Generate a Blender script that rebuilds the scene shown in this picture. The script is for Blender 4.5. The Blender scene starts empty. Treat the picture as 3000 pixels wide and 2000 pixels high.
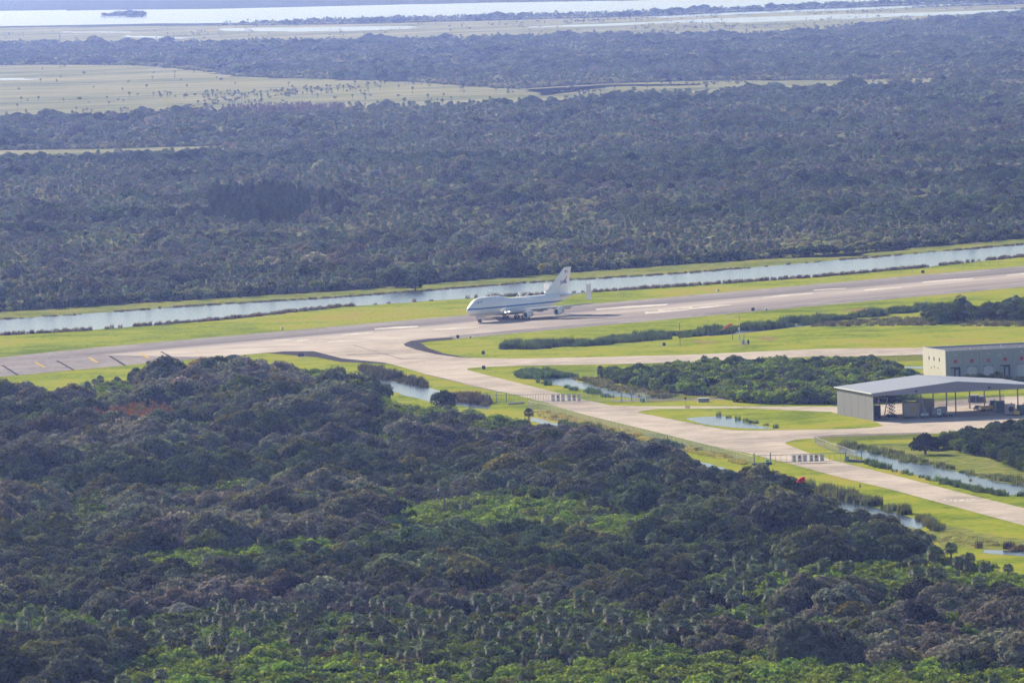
import bpy, bmesh, math, random
import numpy as np
from mathutils import Vector, Matrix

R = math.radians
scene = bpy.context.scene
col = scene.collection
rng = np.random.default_rng(7)
random.seed(7)

# ------------------------------------------------------------------ camera, sky, sun, exposure
cam_data = bpy.data.cameras.new('camera')
cam_data.sensor_width = 36.0
cam_data.lens = 36.0 * 22000.0 / 3000.0
cam_data.clip_start = 1.0
cam_data.clip_end = 120000.0
cam = bpy.data.objects.new('camera', cam_data)
col.objects.link(cam)
cam.matrix_world = (Matrix.Translation((0, 0, 160.0)) @ Matrix.Rotation(math.pi / 2 - 0.054803, 4, 'X') @ Matrix.Rotation(-0.033161, 4, 'Z'))
scene.camera = cam

SUN_EL = R(27.0)
SUN_AZ = math.atan2(-0.53, 0.85)          # clockwise from +Y
sun_vec = Vector((math.sin(SUN_AZ) * math.cos(SUN_EL), math.cos(SUN_AZ) * math.cos(SUN_EL), math.sin(SUN_EL)))
world = bpy.data.worlds.new('World')
scene.world = world
world.use_nodes = True
wn = world.node_tree
bg = wn.nodes['Background']
sky = wn.nodes.new('ShaderNodeTexSky')
sky.sky_type = 'NISHITA'
sky.sun_disc = False
sky.sun_elevation = SUN_EL
sky.sun_rotation = SUN_AZ % (2 * math.pi)
sky.air_density = 1.0
sky.dust_density = 0.4
wn.links.new(sky.outputs[0], bg.inputs[0])
bg.inputs[1].default_value = 0.065
sun_data = bpy.data.lights.new('sun', 'SUN')
sun_data.energy = 5.0
sun_data.angle = R(0.53)
sun_data.color = (1.0, 0.89, 0.74)
sun = bpy.data.objects.new('sun', sun_data)
col.objects.link(sun)
sun.rotation_euler = (-sun_vec).to_track_quat('-Z', 'Y').to_euler()
scene.view_settings.view_transform = 'Standard'
scene.view_settings.look = 'None'
scene.view_settings.gamma = 1.0
scene.view_settings.use_curve_mapping = False
scene.view_settings.exposure = 0.9
scene.render.engine = 'CYCLES'
scene.cycles.use_denoising = True
scene.cycles.denoising_prefilter = 'NONE'
scene.cycles.max_bounces = 6
scene.cycles.diffuse_bounces = 2
scene.cycles.glossy_bounces = 2
scene.cycles.transmission_bounces = 3
scene.cycles.transparent_max_bounces = 8
scene.cycles.volume_bounces = 0
scene.cycles.sample_clamp_indirect = 6.0

# ------------------------------------------------------------------ helpers
def tag(o, label=None, cat=None, group=None, kind=None):
    if label: o['label'] = label
    if cat: o['category'] = cat
    if group: o['group'] = group
    if kind: o['kind'] = kind
    return o

def empty(name, loc=(0, 0, 0), rz=0.0):
    o = bpy.data.objects.new(name, None)
    col.objects.link(o)
    o.location = loc
    o.rotation_euler = (0, 0, rz)
    return o

class MB:
    """collects shapes into one mesh"""
    def __init__(s):
        s.v, s.f, s.m = [], [], []
    def add(s, verts, faces, mi=0):
        k = len(s.v)
        s.v += [tuple(p) for p in verts]
        s.f += [tuple(i + k for i in f) for f in faces]
        s.m += [mi] * len(faces)
        return s
    def box(s, c, d, mi=0, rz=0.0, taper=1.0):
        x, y, z = [q / 2 for q in d]
        P = []
        for k, (sx, sy, sz) in enumerate([(-1, -1, -1), (1, -1, -1), (1, 1, -1), (-1, 1, -1), (-1, -1, 1), (1, -1, 1), (1, 1, 1), (-1, 1, 1)]):
            t = taper if sz > 0 else 1.0
            px, py = sx * x * t, sy * y * t
            P.append((c[0] + px * math.cos(rz) - py * math.sin(rz), c[1] + px * math.sin(rz) + py * math.cos(rz), c[2] + sz * z))
        return s.add(P, [(0, 3, 2, 1), (4, 5, 6, 7), (0, 1, 5, 4), (1, 2, 6, 5), (2, 3, 7, 6), (3, 0, 4, 7)], mi)
    def tube(s, pts, rad, n=8, mi=0, caps=True):
        pts = [Vector(p) for p in pts]
        rad = rad if isinstance(rad, (list, tuple)) else [rad] * len(pts)
        rings = []
        for i, p in enumerate(pts):
            d = (pts[min(i + 1, len(pts) - 1)] - pts[max(i - 1, 0)]).normalized()
            a = Vector((0, 0, 1)) if abs(d.z) < 0.9 else Vector((1, 0, 0))
            u = d.cross(a).normalized(); w = d.cross(u)
            rings.append([p + (u * math.cos(2 * math.pi * k / n) + w * math.sin(2 * math.pi * k / n)) * rad[i] for k in range(n)])
        return s.loft(rings, caps, mi)
    def loft(s, rings, caps=True, mi=0):
        n = len(rings[0]); V = [p for r in rings for p in r]; Fc = []
        for i in range(len(rings) - 1):
            for k in range(n):
                a, b = i * n + k, i * n + (k + 1) % n
                Fc.append((a, b, b + n, a + n))
        if caps:
            Fc.append(tuple(range(n))[::-1]); Fc.append(tuple((len(rings) - 1) * n + k for k in range(n)))
        return s.add(V, Fc, mi)
    def lathe_x(s, prof, c, n=24, mi=0):
        """profile of (x, radius) turned about an axis along x through c"""
        rings = [[(c[0] + x, c[1] + r * math.cos(2 * math.pi * k / n), c[2] + r * math.sin(2 * math.pi * k / n)) for k in range(n)] for x, r in prof]
        return s.loft(rings, False, mi)
    def prism(s, poly, z0, z1, mi=0):
        n = len(poly)
        return s.add([(x, y, z0) for x, y in poly] + [(x, y, z1) for x, y in poly],
                     [tuple(range(n))[::-1], tuple(range(n, 2 * n))] + [(k, (k + 1) % n, n + (k + 1) % n, n + k) for k in range(n)], mi)
    def build(s, name, mats, parent=None, smooth=False, loc=(0, 0, 0), rz=0.0):
        me = bpy.data.meshes.new(name)
        me.from_pydata(s.v, [], s.f)
        for m in (mats if isinstance(mats, (list, tuple)) else [mats]):
            me.materials.append(m)
        if any(s.m):
            me.polygons.foreach_set('material_index', s.m)
        bm = bmesh.new(); bm.from_mesh(me)
        bmesh.ops.recalc_face_normals(bm, faces=bm.faces)
        bm.to_mesh(me); bm.free()
        if smooth:
            me.polygons.foreach_set('use_smooth', [True] * len(me.polygons))
        me.update()
        o = bpy.data.objects.new(name, me)
        col.objects.link(o)
        o.location = loc; o.rotation_euler = (0, 0, rz)
        if parent: o.parent = parent
        return o

def copy_tree(o, parent=None):
    c = o.copy(); col.objects.link(c); c.parent = parent
    for ch in o.children: copy_tree(ch, c)
    return c

# ------------------------------------------------------------------ materials
def new_mat(name):
    m = bpy.data.materials.new(name); m.use_nodes = True
    nt = m.node_tree
    return m, nt, nt.nodes['Principled BSDF']

def N(nt, kind, **kw):
    n = nt.nodes.new(kind)
    for k, v in kw.items():
        if k in n.inputs.keys(): n.inputs[k].default_value = v
        else: setattr(n, k, v)
    return n

def plain(name, c, rough=0.6, metal=0.0, var=0.12, scale=2.0, emit=0.0):
    """paint or metal with a slight procedural unevenness"""
    m, nt, b = new_mat(name)
    tc = N(nt, 'ShaderNodeTexCoord')
    no = N(nt, 'ShaderNodeTexNoise', Scale=scale, Detail=4.0)
    nt.links.new(tc.outputs['Object'], no.inputs['Vector'])
    mx = N(nt, 'ShaderNodeMix', data_type='RGBA')
    mx.inputs[6].default_value = (*[q * (1 - var) for q in c], 1)
    mx.inputs[7].default_value = (*[min(1, q * (1 + var)) for q in c], 1)
    nt.links.new(no.outputs[0], mx.inputs[0])
    nt.links.new(mx.outputs[2], b.inputs['Base Color'])
    b.inputs['Roughness'].default_value = rough
    b.inputs['Metallic'].default_value = metal
    if rough > .5: b.inputs['Specular IOR Level'].default_value = 0.15
    if emit:
        b.inputs['Emission Color'].default_value = (*c, 1)
        b.inputs['Emission Strength'].default_value = emit
    return m

def ground_mat(name, stops, scales, rough=0.95, stretch=(1, 1, 1), spec=0.0, rot=0.0):
    """several octaves of noise through a colour ramp; stops = [(pos, colour)], scales in 1/m"""
    m, nt, b = new_mat(name)
    tc = N(nt, 'ShaderNodeTexCoord')
    mp = N(nt, 'ShaderNodeMapping')
    mp.inputs['Scale'].default_value = stretch
    mp.inputs['Rotation'].default_value = (0, 0, rot)
    nt.links.new(tc.outputs['Object'], mp.inputs[0])
    last = None
    for sc, w in scales:
        no = N(nt, 'ShaderNodeTexNoise', Scale=sc, Detail=6.0, Roughness=0.6)
        nt.links.new(mp.outputs[0], no.inputs['Vector'])
        mu = N(nt, 'ShaderNodeMath', operation='MULTIPLY')
        mu.inputs[1].default_value = w
        nt.links.new(no.outputs[0], mu.inputs[0])
        if last:
            ad = N(nt, 'ShaderNodeMath', operation='ADD')
            nt.links.new(last.outputs[0], ad.inputs[0]); nt.links.new(mu.outputs[0], ad.inputs[1]); last = ad
        else: last = mu
    cr = N(nt, 'ShaderNodeValToRGB')
    el = cr.color_ramp.elements
    while len(el) < len(stops): el.new(0.5)
    for e, (p, c) in zip(el, stops):
        e.position = p; e.color = (*c, 1)
    nt.links.new(last.outputs[0], cr.inputs[0])
    nt.links.new(cr.outputs[0], b.inputs['Base Color'])
    b.inputs['Roughness'].default_value = rough
    b.inputs['Specular IOR Level'].default_value = spec
    return m

M = {}
M['scrub'] = ground_mat('scrub_floor', [(0.35, (0.018, 0.022, 0.010)), (0.5, (0.04, 0.048, 0.02)), (0.65, (0.09, 0.09, 0.035))], [(0.02, 0.5), (0.15, 0.5)])
M['lawn'] = ground_mat('mown_grass', [(0.42, (0.12, 0.165, 0.012)), (0.475, (0.20, 0.245, 0.016)), (0.52, (0.265, 0.29, 0.022)), (0.56, (0.30, 0.285, 0.03)), (0.61, (0.32, 0.24, 0.07))], [(0.010, 0.4), (0.05, 0.35), (0.4, 0.25)])
M['bank'] = ground_mat('rough_bank', [(0.40, (0.09, 0.12, 0.025)), (0.5, (0.18, 0.21, 0.04)), (0.60, (0.27, 0.235, 0.075))], [(0.03, 0.4), (0.25, 0.6)])
M['marsh'] = ground_mat('marsh_meadow', [(0.40, (0.09, 0.11, 0.045)), (0.46, (0.18, 0.19, 0.09)), (0.54, (0.25, 0.245, 0.125)), (0.62, (0.31, 0.28, 0.15))], [(0.0022, 0.45), (0.012, 0.55)], stretch=(0.7, 1.6, 1))
M['concrete'] = ground_mat('towway_concrete', [(0.40, (0.32, 0.28, 0.235)), (0.5, (0.45, 0.385, 0.32)), (0.58, (0.54, 0.465, 0.385))], [(0.02, 0.45), (0.12, 0.35), (0.8, 0.2)], rough=0.75)
M['asphalt_old'] = ground_mat('weathered_asphalt', [(0.40, (0.20, 0.18, 0.175)), (0.5, (0.27, 0.245, 0.235)), (0.6, (0.34, 0.305, 0.285))], [(0.03, 0.5), (0.25, 0.5)], rough=0.75)
M['asphalt_dark'] = ground_mat('dark_asphalt', [(0.36, (0.05, 0.05, 0.055)), (0.5, (0.075, 0.07, 0.075)), (0.64, (0.10, 0.095, 0.095))], [(0.05, 0.5), (0.3, 0.5)], rough=0.8)
M['paint_white'] = ground_mat('worn_white_paint', [(0.40, (0.38, 0.34, 0.30)), (0.5, (0.58, 0.53, 0.46)), (0.60, (0.74, 0.69, 0.62))], [(0.08, 0.5), (0.5, 0.5)], rough=0.7)
M['paint_yellow'] = ground_mat('worn_yellow_paint', [(0.34, (0.30, 0.22, 0.10)), (0.5, (0.50, 0.36, 0.12)), (0.64, (0.55, 0.42, 0.18))], [(0.1, 0.5), (0.5, 0.5)], rough=0.7)

def runway_mat():
    """grooved concrete: rubber bands left by tyres run along local x"""
    m, nt, b = new_mat('runway_concrete')
    tc = N(nt, 'ShaderNodeTexCoord')
    sep = N(nt, 'ShaderNodeSeparateXYZ')
    nt.links.new(tc.outputs['Object'], sep.inputs[0])
    mp = N(nt, 'ShaderNodeMapping'); mp.inputs['Scale'].default_value = (0.012, 0.16, 1)
    nt.links.new(tc.outputs['Object'], mp.inputs[0])
    n1 = N(nt, 'ShaderNodeTexNoise', Scale=1.0, Detail=5.0); nt.links.new(mp.outputs[0], n1.inputs['Vector'])
    n2 = N(nt, 'ShaderNodeTexNoise', Scale=0.05, Detail=5.0); nt.links.new(tc.outputs['Object'], n2.inputs['Vector'])
    # across -46..46 -> 0..1
    mr = N(nt, 'ShaderNodeMapRange'); mr.inputs[1].default_value = -46; mr.inputs[2].default_value = 46
    nt.links.new(sep.outputs[1], mr.inputs[0])
    wob = N(nt, 'ShaderNodeMath', operation='MULTIPLY_ADD'); wob.inputs[1].default_value = 0.10; 
    nt.links.new(n1.outputs[0], wob.inputs[0]); nt.links.new(mr.outputs[0], wob.inputs[2])
    cr = N(nt, 'ShaderNodeValToRGB')
    st = [(0.05, (0.324, 0.275, 0.247)), (0.16, (0.235, 0.201, 0.189)), (0.34, (0.276, 0.234, 0.215)), (0.47, (0.331, 0.281, 0.247)), (0.56, (0.414, 0.355, 0.305)), (0.70, (0.331, 0.288, 0.260)), (0.82, (0.145, 0.127, 0.130)), (0.98, (0.207, 0.181, 0.176))]
    el = cr.color_ramp.elements
    while len(el) < len(st): el.new(0.5)
    for e, (p, c) in zip(el, st): e.position = p; e.color = (*c, 1)
    nt.links.new(wob.outputs[0], cr.inputs[0])
    # wear: lighter streaks and the clean concrete towards the end (small local x)
    mx = N(nt, 'ShaderNodeMix', data_type='RGBA', blend_type='MULTIPLY'); mx.inputs[0].default_value = 1.0
    r2 = N(nt, 'ShaderNodeMapRange'); r2.inputs[1].default_value = 0.3; r2.inputs[2].default_value = 0.7; r2.inputs[3].default_value = 0.72; r2.inputs[4].default_value = 1.22
    nt.links.new(n1.outputs[0], r2.inputs[0])
    nt.links.new(cr.outputs[0], mx.inputs[6]); nt.links.new(r2.outputs[0], mx.inputs[7])
    clean = N(nt, 'ShaderNodeMapRange'); clean.inputs[1].default_value = 40; clean.inputs[2].default_value = -90
    nt.links.new(sep.outputs[0], clean.inputs[0])
    half = N(nt, 'ShaderNodeMapRange'); half.inputs[1].default_value = 22; half.inputs[2].default_value = -8
    nt.links.new(sep.outputs[1], half.inputs[0])
    mul = N(nt, 'ShaderNodeMath', operation='MULTIPLY'); nt.links.new(clean.outputs[0], mul.inputs[0]); nt.links.new(half.outputs[0], mul.inputs[1])
    mx2 = N(nt, 'ShaderNodeMix', data_type='RGBA'); nt.links.new(mul.outputs[0], mx2.inputs[0])
    nt.links.new(mx.outputs[2], mx2.inputs[6])
    r3 = N(nt, 'ShaderNodeValToRGB'); e3 = r3.color_ramp.elements
    e3[0].position = 0.35; e3[0].color = (0.36, 0.305, 0.26, 1); e3[1].position = 0.62; e3[1].color = (0.50, 0.43, 0.36, 1)
    nt.links.new(n2.outputs[0], r3.inputs[0]); nt.links.new(r3.outputs[0], mx2.inputs[7])
    nt.links.new(mx2.outputs[2], b.inputs['Base Color'])
    b.inputs['Roughness'].default_value = 0.85
    b.inputs['Specular IOR Level'].default_value = 0.05
    return m
M['runway'] = runway_mat()

def water_mat(name, c=(0.03, 0.045, 0.06), rough=0.2, scale=0.4, bump=0.2):
    m, nt, b = new_mat(name)
    b.inputs['Base Color'].default_value = (*c, 1)
    b.inputs['Roughness'].default_value = rough
    b.inputs['IOR'].default_value = 1.33
    tc = N(nt, 'ShaderNodeTexCoord')
    no = N(nt, 'ShaderNodeTexNoise', Scale=scale, Detail=5.0, Roughness=0.6)
    nt.links.new(tc.outputs['Object'], no.inputs['Vector'])
    bp = N(nt, 'ShaderNodeBump', Strength=bump, Distance=0.3)
    nt.links.new(no.outputs[0], bp.inputs['Height'])
    nt.links.new(bp.outputs[0], b.inputs['Normal'])
    return m
M['water'] = water_mat('canal_water')
M['lagoon'] = water_mat('lagoon_water', scale=0.15, bump=0.6)

def leaf_mat(name, default, trans=0.36, rough=1.0, spec=0.0):
    """leaf colour comes from the plant itself (leaf_color on the copy); each leaf varies a little"""
    m, nt, b = new_mat(name)
    at = N(nt, 'ShaderNodeAttribute', attribute_type='INSTANCER', attribute_name='leaf_color')
    geo = N(nt, 'ShaderNodeNewGeometry')
    hs = N(nt, 'ShaderNodeMapRange'); hs.inputs[3].default_value = 0.6; hs.inputs[4].default_value = 1.4
    nt.links.new(geo.outputs['Random Per Island'], hs.inputs[0])
    mx = N(nt, 'ShaderNodeMix', data_type='RGBA', blend_type='MULTIPLY'); mx.inputs[0].default_value = 1.0
    nt.links.new(at.outputs['Color'], mx.inputs[6]); nt.links.new(hs.outputs[0], mx.inputs[7])
    nt.links.new(mx.outputs[2], b.inputs['Base Color'])
    b.inputs['Roughness'].default_value = rough
    b.inputs['Specular IOR Level'].default_value = spec
    tr = N(nt, 'ShaderNodeBsdfTranslucent')
    nt.links.new(mx.outputs[2], tr.inputs['Color'])
    ms = N(nt, 'ShaderNodeMixShader'); ms.inputs[0].default_value = trans
    nt.links.new(b.outputs[0], ms.inputs[1]); nt.links.new(tr.outputs[0], ms.inputs[2])
    nt.links.new(ms.outputs[0], nt.nodes['Material Output'].inputs[0])
    return m
M['leaf'] = leaf_mat('leaf', (0.05, 0.07, 0.03))
M['reed'] = leaf_mat('reed_blade', (0.06, 0.09, 0.03), trans=0.45)
M['frond'] = leaf_mat('palm_frond', (0.06, 0.09, 0.03), trans=0.3, rough=0.6, spec=0.12)
M['bark'] = plain('bark', (0.11, 0.09, 0.075), 0.9, scale=3)
M['palm_bark'] = plain('palm_bark', (0.20, 0.17, 0.145), 0.9, scale=3)
M['dead_frond'] = plain('dead_frond', (0.24, 0.17, 0.09), 0.9, scale=3)

M['ac_white'] = None
M['steel'] = plain('galvanised_steel', (0.40, 0.42, 0.44), 0.6, 0.0)
M['white'] = plain('white_paint', (0.75, 0.75, 0.74), 0.5)
M['grey'] = plain('grey_paint', (0.32, 0.33, 0.35), 0.55)
M['dark'] = plain('dark_paint', (0.03, 0.032, 0.04), 0.6)
M['black_rubber'] = plain('rubber', (0.02, 0.02, 0.022), 0.85)
M['red'] = plain('red_paint', (0.42, 0.02, 0.025), 0.5)
M['yellow'] = plain('yellow_paint', (0.62, 0.40, 0.03), 0.5)
M['yellow_dull'] = plain('ochre_label', (0.38, 0.25, 0.03), 0.5)
M['orange'] = plain('orange_fabric', (0.62, 0.16, 0.07), 0.8)
M['red_fabric'] = plain('red_fabric', (0.75, 0.03, 0.03), 0.8)
M['green_dark'] = plain('dark_green_paint', (0.03, 0.07, 0.06), 0.5)
M['green'] = plain('green_paint', (0.04, 0.30, 0.14), 0.5)
M['beige'] = plain('beige_paint', (0.36, 0.31, 0.27), 0.6)
M['cream'] = plain('cream_panel', (0.62, 0.585, 0.49), 0.7, var=0.06, scale=0.4)
M['shade_toned_panel'] = plain('shade_toned_wall_panel', (0.36, 0.36, 0.38), 0.7, var=0.06, scale=0.4)  # darker and bluer than the side wall: front wall shade put into the colour
M['shed_wall'] = plain('shed_wall_panel', (0.21, 0.21, 0.22), 0.6, var=0.06, scale=0.4)
M['shed_roof'] = plain('shed_roof_sheet', (0.24, 0.265, 0.32), 0.6, var=0.05, scale=0.3)
M['fascia'] = plain('shed_fascia', (0.27, 0.26, 0.31), 0.6, var=0.05, scale=0.3)
M['roof_dark'] = plain('flat_roof', (0.05, 0.06, 0.09), 0.95)
M['white_door'] = plain('white_door', (0.5, 0.5, 0.52), 0.5)
M['glass'] = plain('dark_glass', (0.02, 0.025, 0.03), 0.08)
M['steel_dark'] = plain('dark_steel', (0.10, 0.04, 0.06), 0.5)
M['concrete_block'] = plain('cast_concrete', (0.42, 0.41, 0.38), 0.85)
M['bird_white'] = plain('white_feathers', (0.8, 0.8, 0.78), 0.8)
M['blue'] = plain('blue_paint', (0.02, 0.10, 0.35), 0.4)
M['lamp_lit'] = plain('lit_landing_lamp', (1.0, 0.9, 0.65), 0.3, emit=14.0)
M['silver'] = plain('car_silver', (0.45, 0.47, 0.49), 0.25, 0.5)

# ------------------------------------------------------------------ ground sheets
def densify(poly, step, jit, seed):
    r = np.random.default_rng(seed); out = []
    for i, a in enumerate(poly):
        b = poly[(i + 1) % len(poly)]
        L = math.dist(a, b); n = max(1, min(400, int(L / step)))
        for k in range(n):
            t = k / n
            j = r.normal(0, jit, 2) if jit else (0, 0)
            out.append((a[0] + (b[0] - a[0]) * t + j[0], a[1] + (b[1] - a[1]) * t + j[1]))
    return out

def sheet(name, poly, z, mat, step=0, jit=0.0, kind='structure', label=None, seed=1, parent=None, rz=0.0, org=None):
    p = densify(poly, step, jit, seed) if step else poly
    ox, oy = org if org else (0, 0)
    c, s = math.cos(-rz), math.sin(-rz)
    me = bpy.data.meshes.new(name)
    bm = bmesh.new()
    vs = [bm.verts.new(((x - ox) * c - (y - oy) * s, (x - ox) * s + (y - oy) * c, 0)) for x, y in p]
    f = bm.faces.new(vs)
    if f.normal.z < 0: f.normal_flip()
    f.normal_update()
    bmesh.ops.triangulate(bm, faces=[f])
    bmesh.ops.recalc_face_normals(bm, faces=bm.faces)
    if bm.faces and sum(q.normal.z for q in bm.faces) < 0:
        bmesh.ops.reverse_faces(bm, faces=bm.faces)
    bm.to_mesh(me); bm.free()
    me.materials.append(mat)
    o = bpy.data.objects.new(name, me); col.objects.link(o)
    o.location = (ox, oy, z); o.rotation_euler = (0, 0, rz)
    if parent: o.parent = parent
    else: tag(o, label, kind=kind)
    return o

sheet('ground', [(-9000, 600), (9000, 600), (14000, 30000), (14000, 60000), (-14000, 60000), (-14000, 30000)], 0.0, M['scrub'], label='dark scrub soil under the woods and out to the horizon')

# world outlines (metres, measured on the site plan)
CANAL_TOP = [(-247.1,3199.3),(-219.4,3220.9),(-184.0,3243.8),(-147.1,3278.2),(-74.8,3317.7),(9.1,3396.7),(79.2,3437.2),(149.0,3512.4),(248.5,3620.6),(284.3,3655.9)]
CANAL_BOT = [(-237.4,3070.6),(-210.7,3088.9),(-175.7,3105.7),(-123.1,3153.7),(-73.0,3232.2),(-10.5,3274.1),(27.6,3281.8),(76.2,3314.0),(139.1,3360.2),(184.2,3411.9),(239.5,3491.2),(273.8,3524.0)]
BANK_TOP = [(-252.1,3264.7),(-223.7,3285.6),(-151.1,3335.2),(-76.1,3378.3),(1.0,3459.4),(81.5,3530.4),(164.5,3585.9),(253.3,3689.0),(289.8,3725.6)]
WOODS_EDGE = [(-199.9,2574.9),(-177.8,2595.4),(-166.3,2600.8),(-156.3,2634.6),(-146.4,2673.5),(-139.1,2673.6),(-124.7,2677.8),(-111.7,2721.0),(-106.8,2757.3),(-94.7,2732.8),(-86.5,2706.6),(-68.0,2708.8),(-61.4,2683.7),(-53.0,2629.4),(-48.4,2567.5),(-40.8,2525.3),(-31.0,2472.3),(-23.2,2480.8),(-14.1,2452.6),(-9.5,2425.6),(-0.7,2417.5),(3.6,2384.5),(10.0,2364.5),(14.9,2313.2),(19.9,2285.5),(29.9,2259.0),(34.8,2247.5),(44.7,2230.7),(51.4,2175.1),(56.9,2126.7),(66.1,2110.3),(75.3,2100.7),(77.4,2055.4),(77.7,1995.8),(81.2,1970.6),(87.5,1951.6),(90.0,1930.0),(95.8,1907.4),(98.3,1889.9),(104.6,1879.8),(103.4,1830.1),(108.4,1815.9),(113.4,1804.0),(119.6,1774.2),(133.8,1749.7)]
lawn_poly = CANAL_BOT + [(260.5,3009.0),(147.9,1730.9)] + [(119.6,1777.8),(101.1,1822.8),(93.9,1906.9),(73.3,2052.1),(48.0,2166.3),(9.5,2313.9),(-23.0,2425.9),(-59.1,2567.9),(-103.8,2668.7),(-142.4,2593.0),(-171.7,2500.5),(-192.7,2476.9)]
sheet('airfield_lawn', lawn_poly, 0.04, M['lawn'], label='mown yellow-green grass of the airfield')
sheet('canal_bank', CANAL_TOP[::1] + BANK_TOP[::-1], 0.05, M['bank'], 9, 0.7, label='rough grassy bank along the far side of the long canal', seed=3)
sheet('canal', CANAL_TOP + CANAL_BOT[::-1], 0.08, M['water'], 9, 0.8, label='long pale canal running beside the runway', seed=4)

# pavements
RW = R(47.05)
far0 = (-69.71,3073.82); near0 = (69.61,3046.70)
ax, ay = math.cos(RW), math.sin(RW); nx_, ny_ = -ay, ax
dn = ((far0[0] - near0[0]) * nx_ + (far0[1] - near0[1]) * ny_)
ng = (-12.85,3064.52)
tn = (near0[0] - ng[0]) * nx_ + (near0[1] - ng[1]) * ny_
org = (ng[0] + nx_ * (tn + dn / 2), ng[1] + ny_ * (tn + dn / 2))      # runway centre line abreast of the parked nose wheel
def rw(x, y): return (org[0] + ax * x + nx_ * y, org[1] + ay * x + ny_ * y)
HW = dn / 2
sheet('runway_shoulder', [rw(-175, -HW), rw(900, -HW), rw(900, HW), rw(-175, HW)], 0.08, M['asphalt_old'], label='pale asphalt shoulder strips on both sides of the runway')
sheet('runway_overrun', [(-224.1,2893.5),(-199.6,2922.1),(-177.8,2954.3),(-133.9,3002.7),(-127.0,2968.8),(-114.1,2913.0),(-97.4,2889.1),(-127.8,2858.5),(-190.9,2790.9),(-214.5,2765.9)], 0.12, M['asphalt_old'], label='grey asphalt overrun before the runway threshold')
sheet('runway', [rw(-210, -HW + 15.2), rw(900, -HW + 15.2), rw(900, HW - 15.2), rw(-210, HW - 15.2)], 0.16, M['runway'], label='wide concrete runway streaked with dark tyre rubber', rz=RW, org=org)
sheet('taxiway', [(-114.2,2915.5),(-100.0,2904.7),(-84.1,2881.3),(-64.8,2837.8),(-47.8,2798.9),(-41.9,2772.5),(-30.6,2711.9),(-14.6,2638.0),(-1.9,2590.2),(10.6,2532.1),(23.8,2458.3),(41.4,2381.0),(57.8,2305.9),(68.9,2261.8),(80.3,2211.0),(90.9,2156.2),(105.4,2092.2),(118.5,2025.9),(132.2,1957.0),(144.9,1892.5),(149.2,1947.3),(136.2,2014.1),(124.5,2068.1),(111.1,2134.9),(99.6,2189.3),(94.5,2211.5),(87.8,2251.6),(82.7,2292.3),(82.7,2298.4),(86.4,2309.7),(98.1,2317.3),(126.3,2316.6),(142.4,2314.2),(179.1,2324.6),(192.1,2489.6),(157.5,2480.7),(141.1,2471.3),(122.7,2463.2),(113.5,2459.1),(100.2,2462.6),(76.0,2477.0),(43.6,2494.8),(32.1,2504.4),(29.6,2517.5),(24.4,2536.7),(18.0,2567.2),(15.6,2580.8),(-9.6,2700.1),(-16.5,2735.5),(-16.8,2744.2),(-12.3,2750.2),(6.3,2750.4),(30.7,2742.9),(62.0,2737.9),(107.9,2746.2),(150.8,2733.2),(187.2,2743.9),(212.9,2753.3),(217.3,2808.4),(190.7,2794.1),(153.5,2779.7),(117.5,2794.3),(63.2,2785.7),(33.4,2789.6),(1.1,2797.3),(-16.3,2811.9),(-29.2,2846.7),(-36.7,2879.9),(-41.5,2911.2),(-42.2,2923.9),(-39.6,2943.1),(-32.9,2954.5),(-23.8,2960.6),(-41.3,3042.8),(-95.5,2999.4)], 0.12, M['concrete'], label='pale concrete taxiway running off the runway past two gates')
sheet('fillet_shoulder', [(-42.2,2923.9),(-39.6,2943.1),(-32.9,2954.5),(-22.8,2957.5),(-23.7,2943.2),(-32.7,2934.0),(-35.7,2925.1),(-32.3,2888.1),(-26.3,2849.6),(-18.0,2818.1),(-12.0,2808.3),(-20.7,2819.0),(-29.2,2844.4),(-36.6,2877.5),(-41.5,2908.8)], 0.14, M['asphalt_dark'], label='dark asphalt fillet round the grass at the runway exit')
sheet('fillet_shoulder', [(-94.0,2889.5),(-88.5,2897.9),(-76.7,2893.3),(-64.8,2837.8),(-47.8,2798.9),(-46.5,2791.6),(-64.3,2812.8),(-74.5,2850.3)], 0.14, M['asphalt_dark'], label='dark asphalt fillet beside the oaks at the runway exit')
sheet('service_road', [(33.9,2533.5),(46.2,2528.9),(71.5,2522.8),(79.7,2522.1),(79.5,2514.9),(71.3,2515.6),(46.0,2521.6),(32.7,2525.0)], 0.10, M['asphalt_old'], label='narrow service track along the chain-link fence')
island = sheet('grass_island', [(40.7,2465.3),(42.3,2471.5),(47.1,2477.9),(75.6,2467.4),(91.0,2448.0),(99.4,2437.6),(102.7,2435.0),(105.9,2417.9),(113.9,2382.7),(116.1,2359.4),(111.9,2353.4),(103.6,2351.1),(95.5,2351.9),(72.7,2358.4),(66.7,2366.2),(56.6,2401.4),(49.8,2427.9),(42.8,2454.7)], 0.17, M['lawn'], 4, 0.25, label='grass island with a pond beside the open shed', seed=8)
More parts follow.
